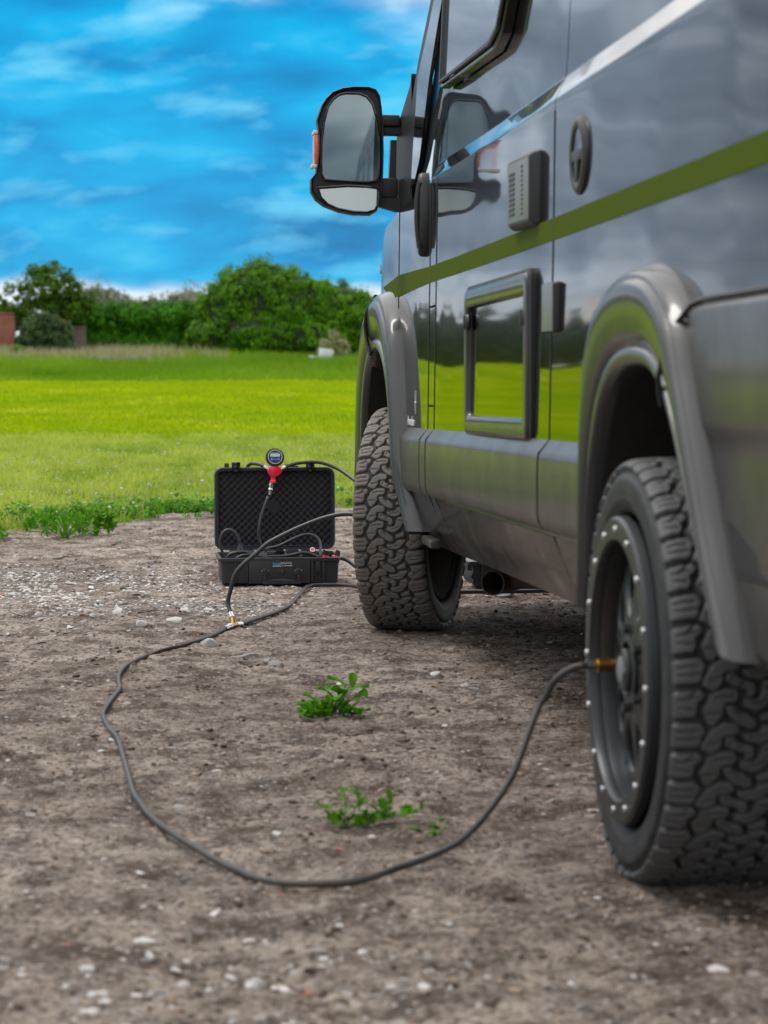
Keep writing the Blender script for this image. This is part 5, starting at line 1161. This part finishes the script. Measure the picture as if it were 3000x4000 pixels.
def put_stone(c, rs):
    _, x, y, s, k = c; z = float(gh(x, y)) + s * 0.12
    me = protos[k][rs.randint(4)]; o = bpy.data.objects.new('stone', me); COL.objects.link(o)
    o.location = (x, y, z); o.rotation_euler = (rs.normal() * 0.15, rs.normal() * 0.15, rs.rand() * 6.28); o.scale = (s * (1 + 0.5 * rs.rand()), s, s * (0.8 + 0.4 * rs.rand()))
    size = 'large' if s > 0.014 else 'medium-sized' if s > 0.008 else 'small'
    shape = ('flat', 'flattish', 'angular', 'rounded')[protos[k].index(me)]
    tag(o, '%s %s %s %s' % (size, shape, dict(KINDS)[k], WHERE(x, y)), 'stone', GR)
NST = min(290, len(cand))
for c in cand[:NST]: put_stone(c, rs)
def scatter_stuff(name, m, items, sub=1, seed=0, label=None, cat='gravel'):
    """many small stones joined into one mesh"""
    rs = np.random.RandomState(seed); tm = []
    for j in range(5):
        me = stone_me(900 + j + seed, 0.6, sub); v = np.zeros(len(me.vertices) * 3, np.float32); me.vertices.foreach_get('co', v); f = np.array([p.vertices[:] for p in me.polygons]); tm.append((v.reshape(-1, 3), f))
    Vs = []; Fs = []; Ts = []; n = 0
    for (x, y, z, s) in items:
        v, f = tm[rs.randint(5)]; a = rs.rand() * 6.28; ca, sa = math.cos(a), math.sin(a)
        w = v * np.array([s * (0.9 + 0.7 * rs.rand()), s, s * (0.7 + 0.5 * rs.rand())]); Vs.append(np.stack([w[:, 0] * ca - w[:, 1] * sa + x, w[:, 0] * sa + w[:, 1] * ca + y, w[:, 2] + z], -1)); Fs.append(f + n); Ts += [rs.rand() ** 1.3] * len(f); n += len(v)
    o = obj(name, mesh(name, np.concatenate(Vs), np.concatenate(Fs), sharp=40, attr=('tint', 'FACE', Ts)), m); o['kind'] = 'stuff'
    if label: o['label'] = label; o['category'] = cat
    return o
rest = cand[NST:]
for _ in range(4200):
    pc = ((-0.15, 9.9, 0.65, 0.75), (-0.5, 8.75, 0.35, 0.35), (0.35, 9.1, 0.3, 0.3), (-0.5, 10.6, 0.4, 0.5))[rs.choice(4, p=[0.6, 0.15, 0.1, 0.15])]
    x, y = pc[0] + pc[2] * rs.normal() * 0.6, pc[1] + pc[3] * rs.normal() * 0.55
    if blocked(x, y) or float(vn(x * 5, y * 3, 91)) < -0.25: continue
    rest.append((0, x, y, 0.003 + 0.011 * rs.rand() ** 2, 'st_white' if rs.rand() < 0.7 else 'st_grey'))
pal = [c for c in rest if c[4] == 'st_white']; dk = [c for c in rest if c[4] != 'st_white']
scatter_stuff('pale_gravel', M['st_white'], [(x, y, float(gh(x, y)) + s * 0.1, s) for _, x, y, s, k in pal], 1, 1, 'small pale chips of gravel strewn over the dirt')
scatter_stuff('dark_gravel', M['st_grey'], [(x, y, float(gh(x, y)) + s * 0.1, s) for _, x, y, s, k in dk], 1, 2, 'small grey gravel strewn over the dirt')
it = []
n_ = 60000; yy = 3.2 * (14.8 / 3.2) ** rs.rand(n_); xx = yy * 0.0 - 1.3 + rs.rand(n_) * 4.0; pxv = view_px(xx, yy)
ok = (pxv > -30) & (pxv < 3030) & (yy < edge_y(xx) - 0.05); xx, yy = xx[ok], yy[ok]; zz = gh(xx, yy); den = vn(xx * 1.7, yy * 1.2, 55)
for x, y, z, d in zip(xx, yy, zz, den):
    if rs.rand() < 0.45 + 0.5 * d + (0.4 if x > 1.2 else 0): it.append((x, y, z, (0.0018 + 0.011 * rs.rand() ** 4.5) * (1.25 if x > 1.2 else 1)))
scatter_stuff('soil_crumbs', M['soil'], it, 1, 3, 'crumbs of brown soil lying over the dirt lot', 'soil')
TW_ = [(-0.37, 7.0, 0.16, 8, 0.006), (0.42, 7.72, 0.12, 40, 0.008), (0.30, 9.6, 0.10, 15, 0.005), (-0.05, 10.6, 0.14, 70, 0.006), (-0.24, 11.4, 0.14, 60, 0.007), (0.13, 8.95, 0.10, 35, 0.005), (-0.25, 8.1, 0.07, 30, 0.006), (0.62, 6.15, 0.06, 5, 0.004), (0.29, 11.7, 0.14, 85, 0.008), (0.02, 12.2, 0.2, 75, 0.005), (0.88, 5.7, 0.12, -10, 0.003), (0.30, 4.7, 0.09, -12, 0.0028)]
TL = ['long dark twig left of the hose loop', 'dark broken stick between the front wheel and the pale stones', 'thin twig near the left corner of the case', 'dark twig among the pale gravel patch', 'dark twig on the far dirt near the grass', 'short dark twig left of the brass tee',
      'short brown twig left of the hose bend', 'tiny dark twig beside the leafy weed', 'pale peeled stick on the far dirt behind the gravel patch', 'thin twig along the edge of the grass', 'dry straw stalk beside the rear wheel', 'dry straw stalk inside the front of the hose loop']
for (x, y, L, a, r_), lb in zip(TW_, TL):
    b = MB(); a = R(a); P = [(t * L * math.cos(a), t * L * math.sin(a), 0.003 * math.sin(t * 7)) for t in np.linspace(-0.5, 0.5, 7)]
    b.tube(P, [r_ * 0.45, r_ * 0.6, r_ * 0.62, r_ * 0.55, r_ * 0.5, r_ * 0.4, r_ * 0.2], 7)
    o = b.build('twig', M['st_white'] if 'pale' in lb else M['drystraw'] if 'straw' in lb and 'drystraw' in M else M['wood'], None, loc=(x, y, float(gh(x, y)) + r_ * 0.5)); tag(o, lb, 'twig', 'twigs lying on the dirt')

# ------------------------------------------------------------------ weeds
def leaf_me(name, L, Wd, curl, seed, teeth=0.12, m='leaf_weed', heart=False):
    rs = np.random.RandomState(seed); n = 8; V = []; F = []; fold = 0.25
    for i in range(n + 1):
        t = i / n; w = Wd * (math.sin(math.pi * min(1, t * 0.93 + 0.06)) ** (0.7 if not heart else 0.5)) * (1 + teeth * (1 if i % 2 else -1))
        if i == n: w = 0.0005
        x = L * t * math.cos(curl * t); z = L * t * (0.25 + 0.35 * math.sin(1.2)) - curl * L * t * t * 0.7 + 0.004 * math.sin(t * 9 + seed)
        for k, s_ in enumerate((-1, -0.5, 0, 0.5, 1)): V.append((x, s_ * w * 0.5, z + abs(s_) * w * fold + 0.08 * w * math.sin(5 * t + s_ * 3 + seed)))
    for i in range(n):
        for k in range(4): a = i * 5 + k; F.append((a, a + 5, a + 6, a + 1))
    me = mesh(name, V, F, sharp=180, attr=('tint', 'FACE', [0.5 + 0.3 * rs.rand()] * len(F) if False else list(np.clip(0.25 + 0.6 * rs.rand() + 0.1 * rs.rand(len(F)), 0, 1)))); me.materials.append(M[m]); return me
LEAF = [leaf_me('leaf', 1.0, w, c, i, t, heart=h) for i, (w, c, t, h) in enumerate(((0.62, 0.5, 0.05, True), (0.45, 0.7, 0.12, False), (0.35, 0.3, 0.2, False), (0.72, 0.8, 0.04, True), (0.30, 0.9, 0.22, False)))]
def weed(name, x, y, specs, label, stems=(), z=None):
    z0 = float(gh(x, y)) if z is None else z; root = empty(name, (x, y, z0)); tag(root, label, 'weed')
    for (dx, dy, dz, L, yaw, pitch, kind) in specs:
        o = bpy.data.objects.new('leaf', LEAF[kind]); COL.objects.link(o); o.parent = root; o.location = (dx, dy, dz); o.rotation_euler = (random.uniform(-.3, .3), -pitch, yaw); L *= 1.35; o.scale = (L, L, L)
    if stems:
        b = MB()
        for P in stems: b.tube(spline(P, 0.01), 0.0016, 6)
        b.build('stem', M['weedstem'], root)
    return root
M['weedstem'] = mat('green_stem', (0.10, 0.22, 0.04), 0.6)
rr_ = random.Random(5)
# leafy rosette in the middle of the lot
sp = []; st = []
for k in range(60):
    a = rr_.uniform(0, 6.28); d = rr_.random() ** 0.6; L = rr_.uniform(0.020, 0.036); sp.append((d * 0.085 * math.cos(a) - 0.012, d * 0.05 * math.sin(a), 0.002 + (1 - d) * 0.045 * rr_.random(), L, a + rr_.uniform(-.7, .7), rr_.uniform(-0.1, 0.7), rr_.choice((0, 1, 2, 3, 3))))
for (dx, dz, L, yaw, pit, kd) in ((0.035, 0.078, 0.05, 2.6, 0.1, 0), (0.050, 0.066, 0.045, 0.3, -0.1, 0), (0.020, 0.060, 0.045, 3.6, 0.2, 3), (0.055, 0.078, 0.04, 1.2, 1.0, 1), (0.000, 0.05, 0.04, 3.3, 0.3, 0), (-0.045, 0.035, 0.035, 2.9, 0.3, 0), (0.06, 0.05, 0.04, -0.5, 0.0, 3), (0.03, 0.05, 0.045, -1.4, 0.3, 0), (-0.06, 0.02, 0.04, 3.4, 0.1, 1), (0.01, 0.04, 0.045, -1.7, 0.2, 3)):
    sp.append((dx, rr_.uniform(-0.01, 0.01), dz, L, yaw, pit, kd)); st.append([(0.0, 0, 0), (dx * 0.4, 0, dz * 0.6), (dx, 0, dz)])
weed('leafy_weed', 0.585, 6.45, sp, 'leafy green weed clump growing in the dirt below the front tyre', st)
# low spreading weed nearer the camera
sp = []; st = []
for (ax_, az_, n) in ((-0.07, 0.045, 7), (-0.03, 0.085, 8), (0.01, 0.07, 8), (0.14, 0.03, 16), (0.08, 0.045, 10), (0.05, 0.02, 8), (-0.06, 0.01, 6), (0.02, 0.02, 8)):
    base_ = (-0.02 + ax_ * 0.15, 0, 0.0); st.append([base_, (ax_ * 0.6, 0.0, az_ * 0.7), (ax_, 0, az_)])
    for k in range(n):
        t = 0.25 + 0.75 * (k + 0.5) / n; sp.append((ax_ * t + rr_.uniform(-.008, .008), rr_.uniform(-.02, .02), az_ * t, rr_.uniform(0.015, 0.030), rr_.uniform(0, 6.28), rr_.uniform(-0.2, 0.9), rr_.choice((1, 2, 4, 0))))
for (dx, dy) in ((0.175, -0.04), (0.185, 0.02), (0.12, -0.09), (0.15, -0.11)):
    for k in range(4): sp.append((dx + rr_.uniform(-.01, .01), dy, 0.002, rr_.uniform(0.012, 0.02), rr_.uniform(0, 6.28), rr_.uniform(0, 0.5), 1))
weed('spreading_weed', 0.495, 4.95, sp, 'low straggly green weed inside the hose loop, nearest the camera', st)
def edge_weed(x, y, n, h, w, lb, kinds):
    sp = []; st = []
    for k in range(int(n * 2.2)):
        a = rr_.uniform(0, 6.28); t = rr_.random(); d = w * (0.3 + 0.7 * t); z = h * (1 - t) * rr_.uniform(0.5, 1); sp.append((d * math.cos(a), d * math.sin(a) * 0.6, z, rr_.uniform(0.022, 0.055) * (h / 0.12) ** 0.5, a + rr_.uniform(-.5, .5), rr_.uniform(0.1, 1.1), rr_.choice(kinds)))
        if k % 3 == 0: st.append([(0, 0, 0), (d * math.cos(a) * .5, d * math.sin(a) * .3, z * .6), (d * math.cos(a), d * math.sin(a) * .6, z)])
    weed('edge_weed', x, y, sp, lb, st)
edge_weed(-0.37, 13.2, 20, 0.10, 0.10, 'leafy weed with upright broad leaves at the edge of the grass, left of two', (0, 3, 1))
edge_weed(-0.24, 12.75, 34, 0.14, 0.13, 'tall greyish weed standing on bare dirt just before the grass', (2, 4, 4))
edge_weed(-0.10, 13.0, 26, 0.15, 0.12, 'bright broad-leaved weed at the grass edge beside the greyish weed', (0, 3, 3))
edge_weed(-0.62, 12.7, 14, 0.05, 0.08, 'flat leafy weed at the left border of the picture, before the grass', (1, 3))
edge_weed(0.62, 14.2, 16, 0.06, 0.10, 'small leafy weed at the grass edge close to the case lid', (0, 1))
edge_weed(0.45, 14.0, 7, 0.04, 0.07, 'tiny low weed on bare dirt left of the case', (1, 2))

# ------------------------------------------------------------------ grass
def crown_mesh(name, blobs, nclump, nleaf, size, seed, flatbottom=None, jitter=1.0, csize=0.16):
    rs = np.random.RandomState(seed); C = []; Rr = []; Nn = []
    vol = np.array([b_[3] * b_[4] + b_[3] * b_[5] for b_ in blobs]); vol = vol / vol.sum()
    pick = rs.choice(len(blobs), nclump, p=vol)
    for i in pick:
        cx, cy, cz, a, b_, c = blobs[i]; d = rs.normal(size=3); d /= np.linalg.norm(d)
        if d[1] > 0.3: d[1] *= -1
        k = rs.uniform(0.80, 1.04) + (rs.rand() < 0.12) * rs.uniform(0.02, 0.13); C.append((cx + d[0] * a * k, cy + d[1] * b_ * k, cz + d[2] * c * k)); Nn.append(d)
    C = np.array(C); Nn = np.array(Nn); sz = csize * rs.uniform(0.45, 1.6, nclump); tn = rs.uniform(-0.38, 0.34, nclump)
    idx = rs.randint(0, nclump, nleaf); d = rs.normal(size=(nleaf, 3)); d /= np.linalg.norm(d, axis=1)[:, None]
    P = C[idx] + d * (sz[idx] * rs.uniform(0.55, 1.08, nleaf))[:, None]
    nrm = d * 0.9 + Nn[idx] * 0.7 + rs.normal(size=(nleaf, 3)) * 0.45 + np.array([0, 0, 0.35]); nrm /= np.linalg.norm(nrm, axis=1)[:, None]
    t = rs.normal(size=(nleaf, 3)); t -= nrm * (t * nrm).sum(1)[:, None]; t /= np.linalg.norm(t, axis=1)[:, None]; bt = np.cross(nrm, t)
    s = size * rs.uniform(0.6, 1.4, nleaf)[:, None]
    V = np.stack([P - t * s, P + bt * s * 0.62, P + t * s, P - bt * s * 0.62], 1).reshape(-1, 3)
    if flatbottom is not None: V[:, 2] = np.maximum(V[:, 2], flatbottom + 0.0)
    if name == 'crown' and len(blobs) == 24: V[:, 2] = np.minimum(V[:, 2], 1.93 + 0.03 * np.sin(V[:, 0] * 9))
    i = np.arange(nleaf) * 4; F = np.stack([i, i + 1, i + 2, i + 3], -1)
    tint = np.clip(0.5 + tn[idx] + rs.uniform(-0.25, 0.3, nleaf), 0, 1)
    return mesh(name, V, F, smooth=False, attr=('tint', 'FACE', tint)), C
def blades(name, pos, h, w, lean, m, seed, tint, label, cat='grass'):
    rs = np.random.RandomState(seed); n = len(pos); a = rs.rand(n) * 6.283; ca, sa = np.cos(a), np.sin(a)
    ln = lean * (0.3 + rs.rand(n)) * h; la = rs.rand(n) * 6.283
    P = pos; z0 = P[:, 2]
    dx, dy = ca * w / 2, sa * w / 2; bxx, byy = np.cos(la) * ln, np.sin(la) * ln
    v0 = np.stack([P[:, 0] - dx, P[:, 1] - dy, z0 - 0.01], -1); v1 = np.stack([P[:, 0] + dx, P[:, 1] + dy, z0 - 0.01], -1)
    v2 = np.stack([P[:, 0] + dx * .7 + bxx * .4, P[:, 1] + dy * .7 + byy * .4, z0 + h * .6], -1); v3 = np.stack([P[:, 0] - dx * .7 + bxx * .4, P[:, 1] - dy * .7 + byy * .4, z0 + h * .6], -1)
    v4 = np.stack([P[:, 0] + bxx, P[:, 1] + byy, z0 + h * (1 - 0.25 * lean)], -1)
    V = np.stack([v0, v1, v2, v3, v4], 1).reshape(-1, 3); i = np.arange(n) * 5
    T3 = np.concatenate([np.stack([i, i + 1, i + 2], -1), np.stack([i, i + 2, i + 3], -1), np.stack([i + 3, i + 2, i + 4], -1)])
    tt = np.clip(np.concatenate([tint, tint, tint]) + 0.0, 0, 1)
    o = obj(name, mesh(name, V, T3, smooth=False, attr=('tint', 'FACE', tt)), m); return stuff(o, label, cat)
def in_view(x, y, pad=80):
    p = view_px(x, y); return (p > -pad) & (p < 3000 + pad)
rs = np.random.RandomState(11)
def region(n, y0, y1, x0, x1, power=1.0):
    y = y0 + (y1 - y0) * rs.rand(n) ** power; x = x0 + (x1 - x0) * rs.rand(n); k = in_view(x, y); x, y = x[k], y[k]; e = edge_y(x); return x, y, e
x, y, e = region(210000, 12.5, 27.5, -1.4, 5.5, 1.25)
clump = vn(x * 3.1, y * 2.0, 41) * 0.6 + vn(x * 8, y * 6, 42) * 0.4
dist = y - e; keep = rs.rand(len(x)) < np.clip(dist * 1.2 + 0.15 + clump * 1.1, 0, 1) * (0.50 + 0.5 * clump)
keep &= dist > -0.45; x, y, dist, clump = x[keep], y[keep], dist[keep], clump[keep]
hh = (0.022 + 0.055 * rs.rand(len(x)) ** 2) * (1 + 0.9 * clump) * np.clip(0.5 + dist, 0.4, 1.15) * (1 + 0.5 * np.exp(-((dist - 0.35) / 0.35) ** 2))
tint = np.clip(0.42 + 0.55 * clump + 0.34 * rs.rand(len(x)) - 0.30 * np.exp(-((dist - 0.2) / 0.5) ** 2) + 0.30 * vn(x * 1.2, y * 0.5, 43) + np.clip((dist - 1.2) / 6, 0, 0.15), 0, 1)
zf = field_z(x, y)
blades('rough_grass', np.stack([x, y, zf], -1), hh, 0.007 + 0.004 * rs.rand(len(x)), 1.3, M['grass'], 1, tint, 'rough green grass growing along the far edge of the dirt lot')
n = 5200; x, y, e = region(n, 13.5, 24, -1.4, 5, 1.3); k = (y > e + 0.1) & (vn(x * 1.5, y, 61) > 0.0); x, y = x[k], y[k]
blades('dry_grass', np.stack([x, y, field_z(x, y)], -1), 0.06 + 0.05 * rs.rand(len(x)), 0.004 + 0 * x, 0.9, M['drygrass'], 5, rs.rand(len(x)), 'dry straw-coloured grass stalks among the rough grass')
eb = []
for k in range(60):
    xe = -1.2 + 4.0 * rs.rand(); eb.append((xe, float(edge_y(xe)) + 0.05 + 1.1 * rs.rand() ** 1.5, 0.022, 0.07 + 0.10 * rs.rand(), 0.08, 0.02 + 0.028 * rs.rand() ** 2))
M['leaf_cover'] = leafmat('leafy_cover', (0.035, 0.14, 0.006), (0.11, 0.32, 0.02), trans=0.3)
me, _ = crown_mesh('leafy_ground_cover', eb, 420, 9000, 0.015, 77, 0.0, csize=0.05)
stuff(obj('leafy_ground_cover', me, M['leaf_cover']), 'broad-leaved ground cover along the edge of the rough grass', 'ground cover')
# clover heads
x, y, e = region(420, 13.6, 24, -1.4, 5, 1.4); k = (y > e + 0.15); x, y = x[k], y[k]
scatter_stuff('clover_flowers', M['st_white'], [(a, b_, float(field_z(a, b_)) + 0.05 + 0.05 * rs.rand(), 0.008 + 0.005 * rs.rand()) for a, b_ in zip(x, y)], 1, 8, 'tiny white clover heads dotted over the rough grass', 'flowers')
# mown part: short thin turf
x, y, e = region(90000, 26.5, 62, -4, 11, 1.3)
cl = vn(x * 0.9, y * 0.4, 45) * 0.5 + vn(x * 3, y * 2, 46) * 0.5
blades('mown_grass', np.stack([x, y, field_z(x, y)], -1), 0.03 + 0.02 * rs.rand(len(x)), 0.016 + 0 * x, 0.9, M['turf'], 6, np.clip(0.45 + 0.3 * cl + 0.2 * rs.rand(len(x)), 0, 1), 'short mown yellow-green grass of the field')
x, y, e = region(46000, 62, 83, -6, 14, 0.8); cl = vn(x * 0.6, y * 0.3, 47)
blades('tall_grass', np.stack([x, y, field_z(x, y)], -1), (0.16 + 0.26 * rs.rand(len(x))) * (1 + 0.3 * cl) * np.clip((y - 61) / 9, 0.3, 1), 0.030 + 0 * x, 0.4, M['tallgrass'], 7, np.clip(0.45 + 0.35 * cl + 0.3 * rs.rand(len(x)) - 0.2, 0, 1), 'tall unmown green grass at the far side of the field')
x, y, e = region(15000, 73, 84, -6, 3.6, 1.0); cl = vn(x * 1.3, y * 0.5, 48); k = rs.rand(len(x)) < 0.75 + 0.5 * cl - np.clip((x - 1.5) / 3, 0, .6); x, y = x[k], y[k]
blades('seeding_grass', np.stack([x, y, field_z(x, y)], -1), 0.38 + 0.28 * rs.rand(len(x)), 0.03 + 0 * x, 0.35, M['drygrass'], 9, rs.rand(len(x)), 'pale beige seeding grass in front of the hedge')

# ------------------------------------------------------------------ bushes, hedge, trees
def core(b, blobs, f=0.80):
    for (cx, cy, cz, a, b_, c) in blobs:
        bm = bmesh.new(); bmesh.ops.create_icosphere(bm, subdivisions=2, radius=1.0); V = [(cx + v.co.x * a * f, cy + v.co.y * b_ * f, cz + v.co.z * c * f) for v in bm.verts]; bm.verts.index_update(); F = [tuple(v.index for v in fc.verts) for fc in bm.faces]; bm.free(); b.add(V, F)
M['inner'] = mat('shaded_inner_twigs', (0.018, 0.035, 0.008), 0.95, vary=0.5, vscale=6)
def plant(name, loc, blobs, nclump, nleaf, size, m, label, cat, seed, trunks=(), fb=None, csize=0.16, corefill=0.78):
    root = empty(name, loc); tag(root, label, cat)
    me, C = crown_mesh('crown', blobs, nclump, nleaf, size, seed, fb, csize=csize); obj('crown', me, m, root)
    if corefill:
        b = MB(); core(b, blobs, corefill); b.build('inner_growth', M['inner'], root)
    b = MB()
    for (P, r) in trunks: b.tube(spline(P, 0.3), [max(0.015, r * (1 - 0.75 * k / 12)) for k in range(len(spline(P, 0.3)))], 7)
    if trunks: b.build('trunk', M['bark'], root)
    return root
G0 = 0.71
plant('round_bush', (5.2, 81, G0), [(-0.4, 0, 1.75, 1.55, 1.5, 1.55), (0.55, 0.2, 1.55, 1.75, 1.6, 1.45), (-1.2, 0, 1.3, 1.2, 1.3, 1.3), (-1.6, 0.1, 1.15, 0.85, 1.1, 1.25), (1.7, 0.1, 1.1, 1.35, 1.5, 1.12), (2.9, 0.2, 1.15, 1.1, 1.4, 1.1), (4.2, 0.4, 1.0, 1.3, 1.3, 1.0), (2.3, 0.1, 1.5, 1.2, 1.3, 1.05), (1.4, 0.1, 1.9, 1.0, 1.2, 0.85), (-1.9, -0.1, 0.7, 1.0, 1.1, 0.8), (-0.3, -0.6, 0.8, 1.5, 1.4, 0.9), (1.2, -0.5, 0.7, 1.7, 1.3, 0.8), (-0.2, 0, 2.75, 0.55, 0.8, 0.5), (-1.1, 0, 2.4, 0.5, 0.7, 0.45)],
      1500, 95000, 0.046, M['leaf_bush'], 'large rounded green bush at the end of the hedge beyond the field', 'bush', 21, [([(-0.3, 0, 0), (-0.2, 0, 0.9), (-0.5, 0, 1.9)], 0.12), ([(0.2, 0, 0), (0.6, 0, 1.0), (1.2, 0, 1.7)], 0.10)], fb=0.02, csize=0.19, corefill=0.92)
hb = [(-2.7 + 0.36 * k, 0.1 * math.sin(k * 2), zc_, 0.34, 0.7, 0.52) for k in range(12) for zc_ in (0.5, 1.38)]
plant('hedge', (1.6, 81.5, G0), hb, 600, 42000, 0.048, M['leaf_hedge'], 'dense trimmed dark green hedge between the brick pillar and the round bush', 'hedge', 22, [([(0, 0.3, 0), (0.1, 0.3, 1.2)], 0.08)], fb=0.02, csize=0.22, corefill=0.86)
plant('open_tree', (-2.1, 80, G0), [(0.1, 0, 2.35, 0.95, 0.9, 0.80), (-0.75, 0, 1.95, 0.75, 0.7, 0.55), (0.75, 0, 1.9, 0.70, 0.7, 0.60), (0.0, 0, 1.45, 0.9, 0.8, 0.5), (1.25, 0, 2.0, 0.35, 0.4, 0.22), (0.35, 0, 2.75, 0.45, 0.5, 0.35), (-0.2, 0, 2.8, 0.4, 0.5, 0.35)],
      125, 9500, 0.058, M['leaf_tree'], 'loose olive-green tree above the brick walls at the left', 'tree', 23, [([(0, 0, 0), (0.05, 0, 0.8), (0.1, 0, 1.7), (0.3, 0, 2.5)], 0.09), ([(0.05, 0, 0.9), (-0.4, 0, 1.5), (-0.8, 0, 2.0)], 0.05), ([(0.05, 0, 1.0), (0.5, 0, 1.5), (0.9, 0, 1.9)], 0.05)], csize=0.20, corefill=0)
plant('low_shrub', (-2.05, 77.5, 0.62), [(0, 0, 0.78, 0.80, 0.6, 0.62), (-0.45, 0, 0.5, 0.5, 0.5, 0.45), (0.5, 0, 0.55, 0.5, 0.5, 0.45), (0.05, 0, 1.15, 0.5, 0.4, 0.35)],
      110, 9000, 0.050, M['leaf_dull'], 'dull green shrub in front of the weathered brick wall', 'shrub', 24, [([(0, 0, 0), (0, 0, 0.7)], 0.05)], fb=0.02, csize=0.17, corefill=0.7)
plant('corner_shrub', (-2.85, 76.5, 0.60), [(0, 0, 0.25, 0.3, 0.3, 0.25)], 20, 1200, 0.05, M['leaf_bush'], 'small green tuft at the foot of the red brick pillar', 'shrub', 25, fb=0.02, csize=0.12, corefill=0.5)
plant('behind_shrub', (-3.6, 84, G0), [(0, 0, 1.2, 0.9, 0.6, 0.55), (-1.6, 0, 1.3, 0.9, 0.6, 0.5)], 50, 4200, 0.06, M['leaf_tree'], 'olive shrub growing behind the red brick pillar at the left border', 'shrub', 26, csize=0.22, corefill=0.7, trunks=[([(0, 0, 0), (0, 0, 1.0)], 0.05)])
plant('pale_weed_stand', (7.0, 76.8, 0.60), [(0, 0, 0.55, 0.20, 0.2, 0.55), (-0.25, 0, 0.4, 0.18, 0.2, 0.4), (0.3, 0, 0.35, 0.2, 0.2, 0.35)], 60, 2600, 0.032, M['drygrass'], 'tall pale seeding weeds in front of the round bush beside the van', 'weed', 27, csize=0.10, corefill=0, trunks=[([(0, 0, 0), (0, 0, 0.8)], 0.02)])
plant('far_tree', (9.2, 110, 0.9), [(0, 0, 1.7, 1.5, 1, 1.3), (1.8, 0, 1.4, 1.5, 1, 1.2)], 80, 7000, 0.09, M['leaf_dull'], 'greyish tree behind the right flank of the round bush', 'tree', 28, csize=0.35, corefill=0.7, trunks=[([(0, 0, 0), (0, 0, 1.5)], 0.15)])
# distant wooded rise behind the hedge, and the wood along the field to the left (seen mirrored in the van)
b_ = [(-3 + 1.7 * k + 0.4 * math.sin(k * 3), 0, 2.1 + 0.6 * math.sin(k * 1.3), 2.6, 2.0, 2.0 + 0.45 * math.sin(k * 2.1)) for k in range(14)]
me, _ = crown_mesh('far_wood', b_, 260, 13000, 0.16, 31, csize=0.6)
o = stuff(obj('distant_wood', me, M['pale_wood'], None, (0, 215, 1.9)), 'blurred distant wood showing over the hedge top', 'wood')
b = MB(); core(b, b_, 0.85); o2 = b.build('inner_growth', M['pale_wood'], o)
b_ = []
for k in range(30):
    t = k / 29; b_.append((-6 - 34 * t + 0.6 * math.sin(k * 5), -26 * t * t + 1.5 * math.sin(k * 2.3), 0.95 + 0.12 * math.sin(k * 1.9), 1.7, 1.3, 1.05 + 0.35 * math.sin(k * 2.7)))
me, _ = crown_mesh('field_wood', b_, 520, 30000, 0.13, 32, csize=0.45)
o = stuff(obj('field_side_wood', me, M['farwood'], None, (0, 98, 0.8)), 'dark wood along the left side of the field', 'wood')
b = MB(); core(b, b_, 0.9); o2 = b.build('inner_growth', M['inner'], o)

# ------------------------------------------------------------------ walls and blocks beyond the field
def wall(name, x0, x1, y, z0, z1, m, label, d=0.4, cat='wall', cop=True):
    c = Vector(((x0 + x1) / 2, y, z0)); b = MB(); b.box(x0 - c.x, x1 - c.x, 0, d, 0, z1 - z0, 0.015); o = b.build(name, m, None, loc=c); tag(o, label, cat)
    if cop:
        b = MB(); b.box(x0 - c.x - 0.03, x1 - c.x + 0.03, -0.03, d + 0.03, z1 - z0 + 0.002, z1 - z0 + 0.06, 0.012); b.build('coping', m, o)
    return o
wall('brick_pillar', -5.2, -3.10, 79.5, 0.66, 2.16, M['brick'], 'red brick wall end at the left border, beyond the field')
wall('weathered_wall', -3.0, -0.82, 80.5, 0.66, 1.72, M['brick2'], 'low weathered purple-grey brick wall behind the dull shrub')
wall('clay_wall', -1.9, -0.95, 90, 0.8, 2.25, M['orangewall'], 'orange clay wall glimpsed between the tree and the hedge', cop=False)
for i, (x, y, z, w, h, lb) in enumerate(((6.28, 76.0, 0.58, 0.26, 0.24, 'small white concrete block on the left of the pair by the bush'), (6.68, 76.2, 0.58, 0.42, 0.46, 'larger white concrete block under the round bush'))):
    b = MB(); b.box(-w / 2, w / 2, -0.2, 0.2, 0, h, 0.03, Matrix.Rotation(R(8), 4, 'Y')); o = b.build('concrete_block', M['whiteblock'], None, loc=(x, y, z)); tag(o, lb, 'concrete block', 'pale blocks by the bush')
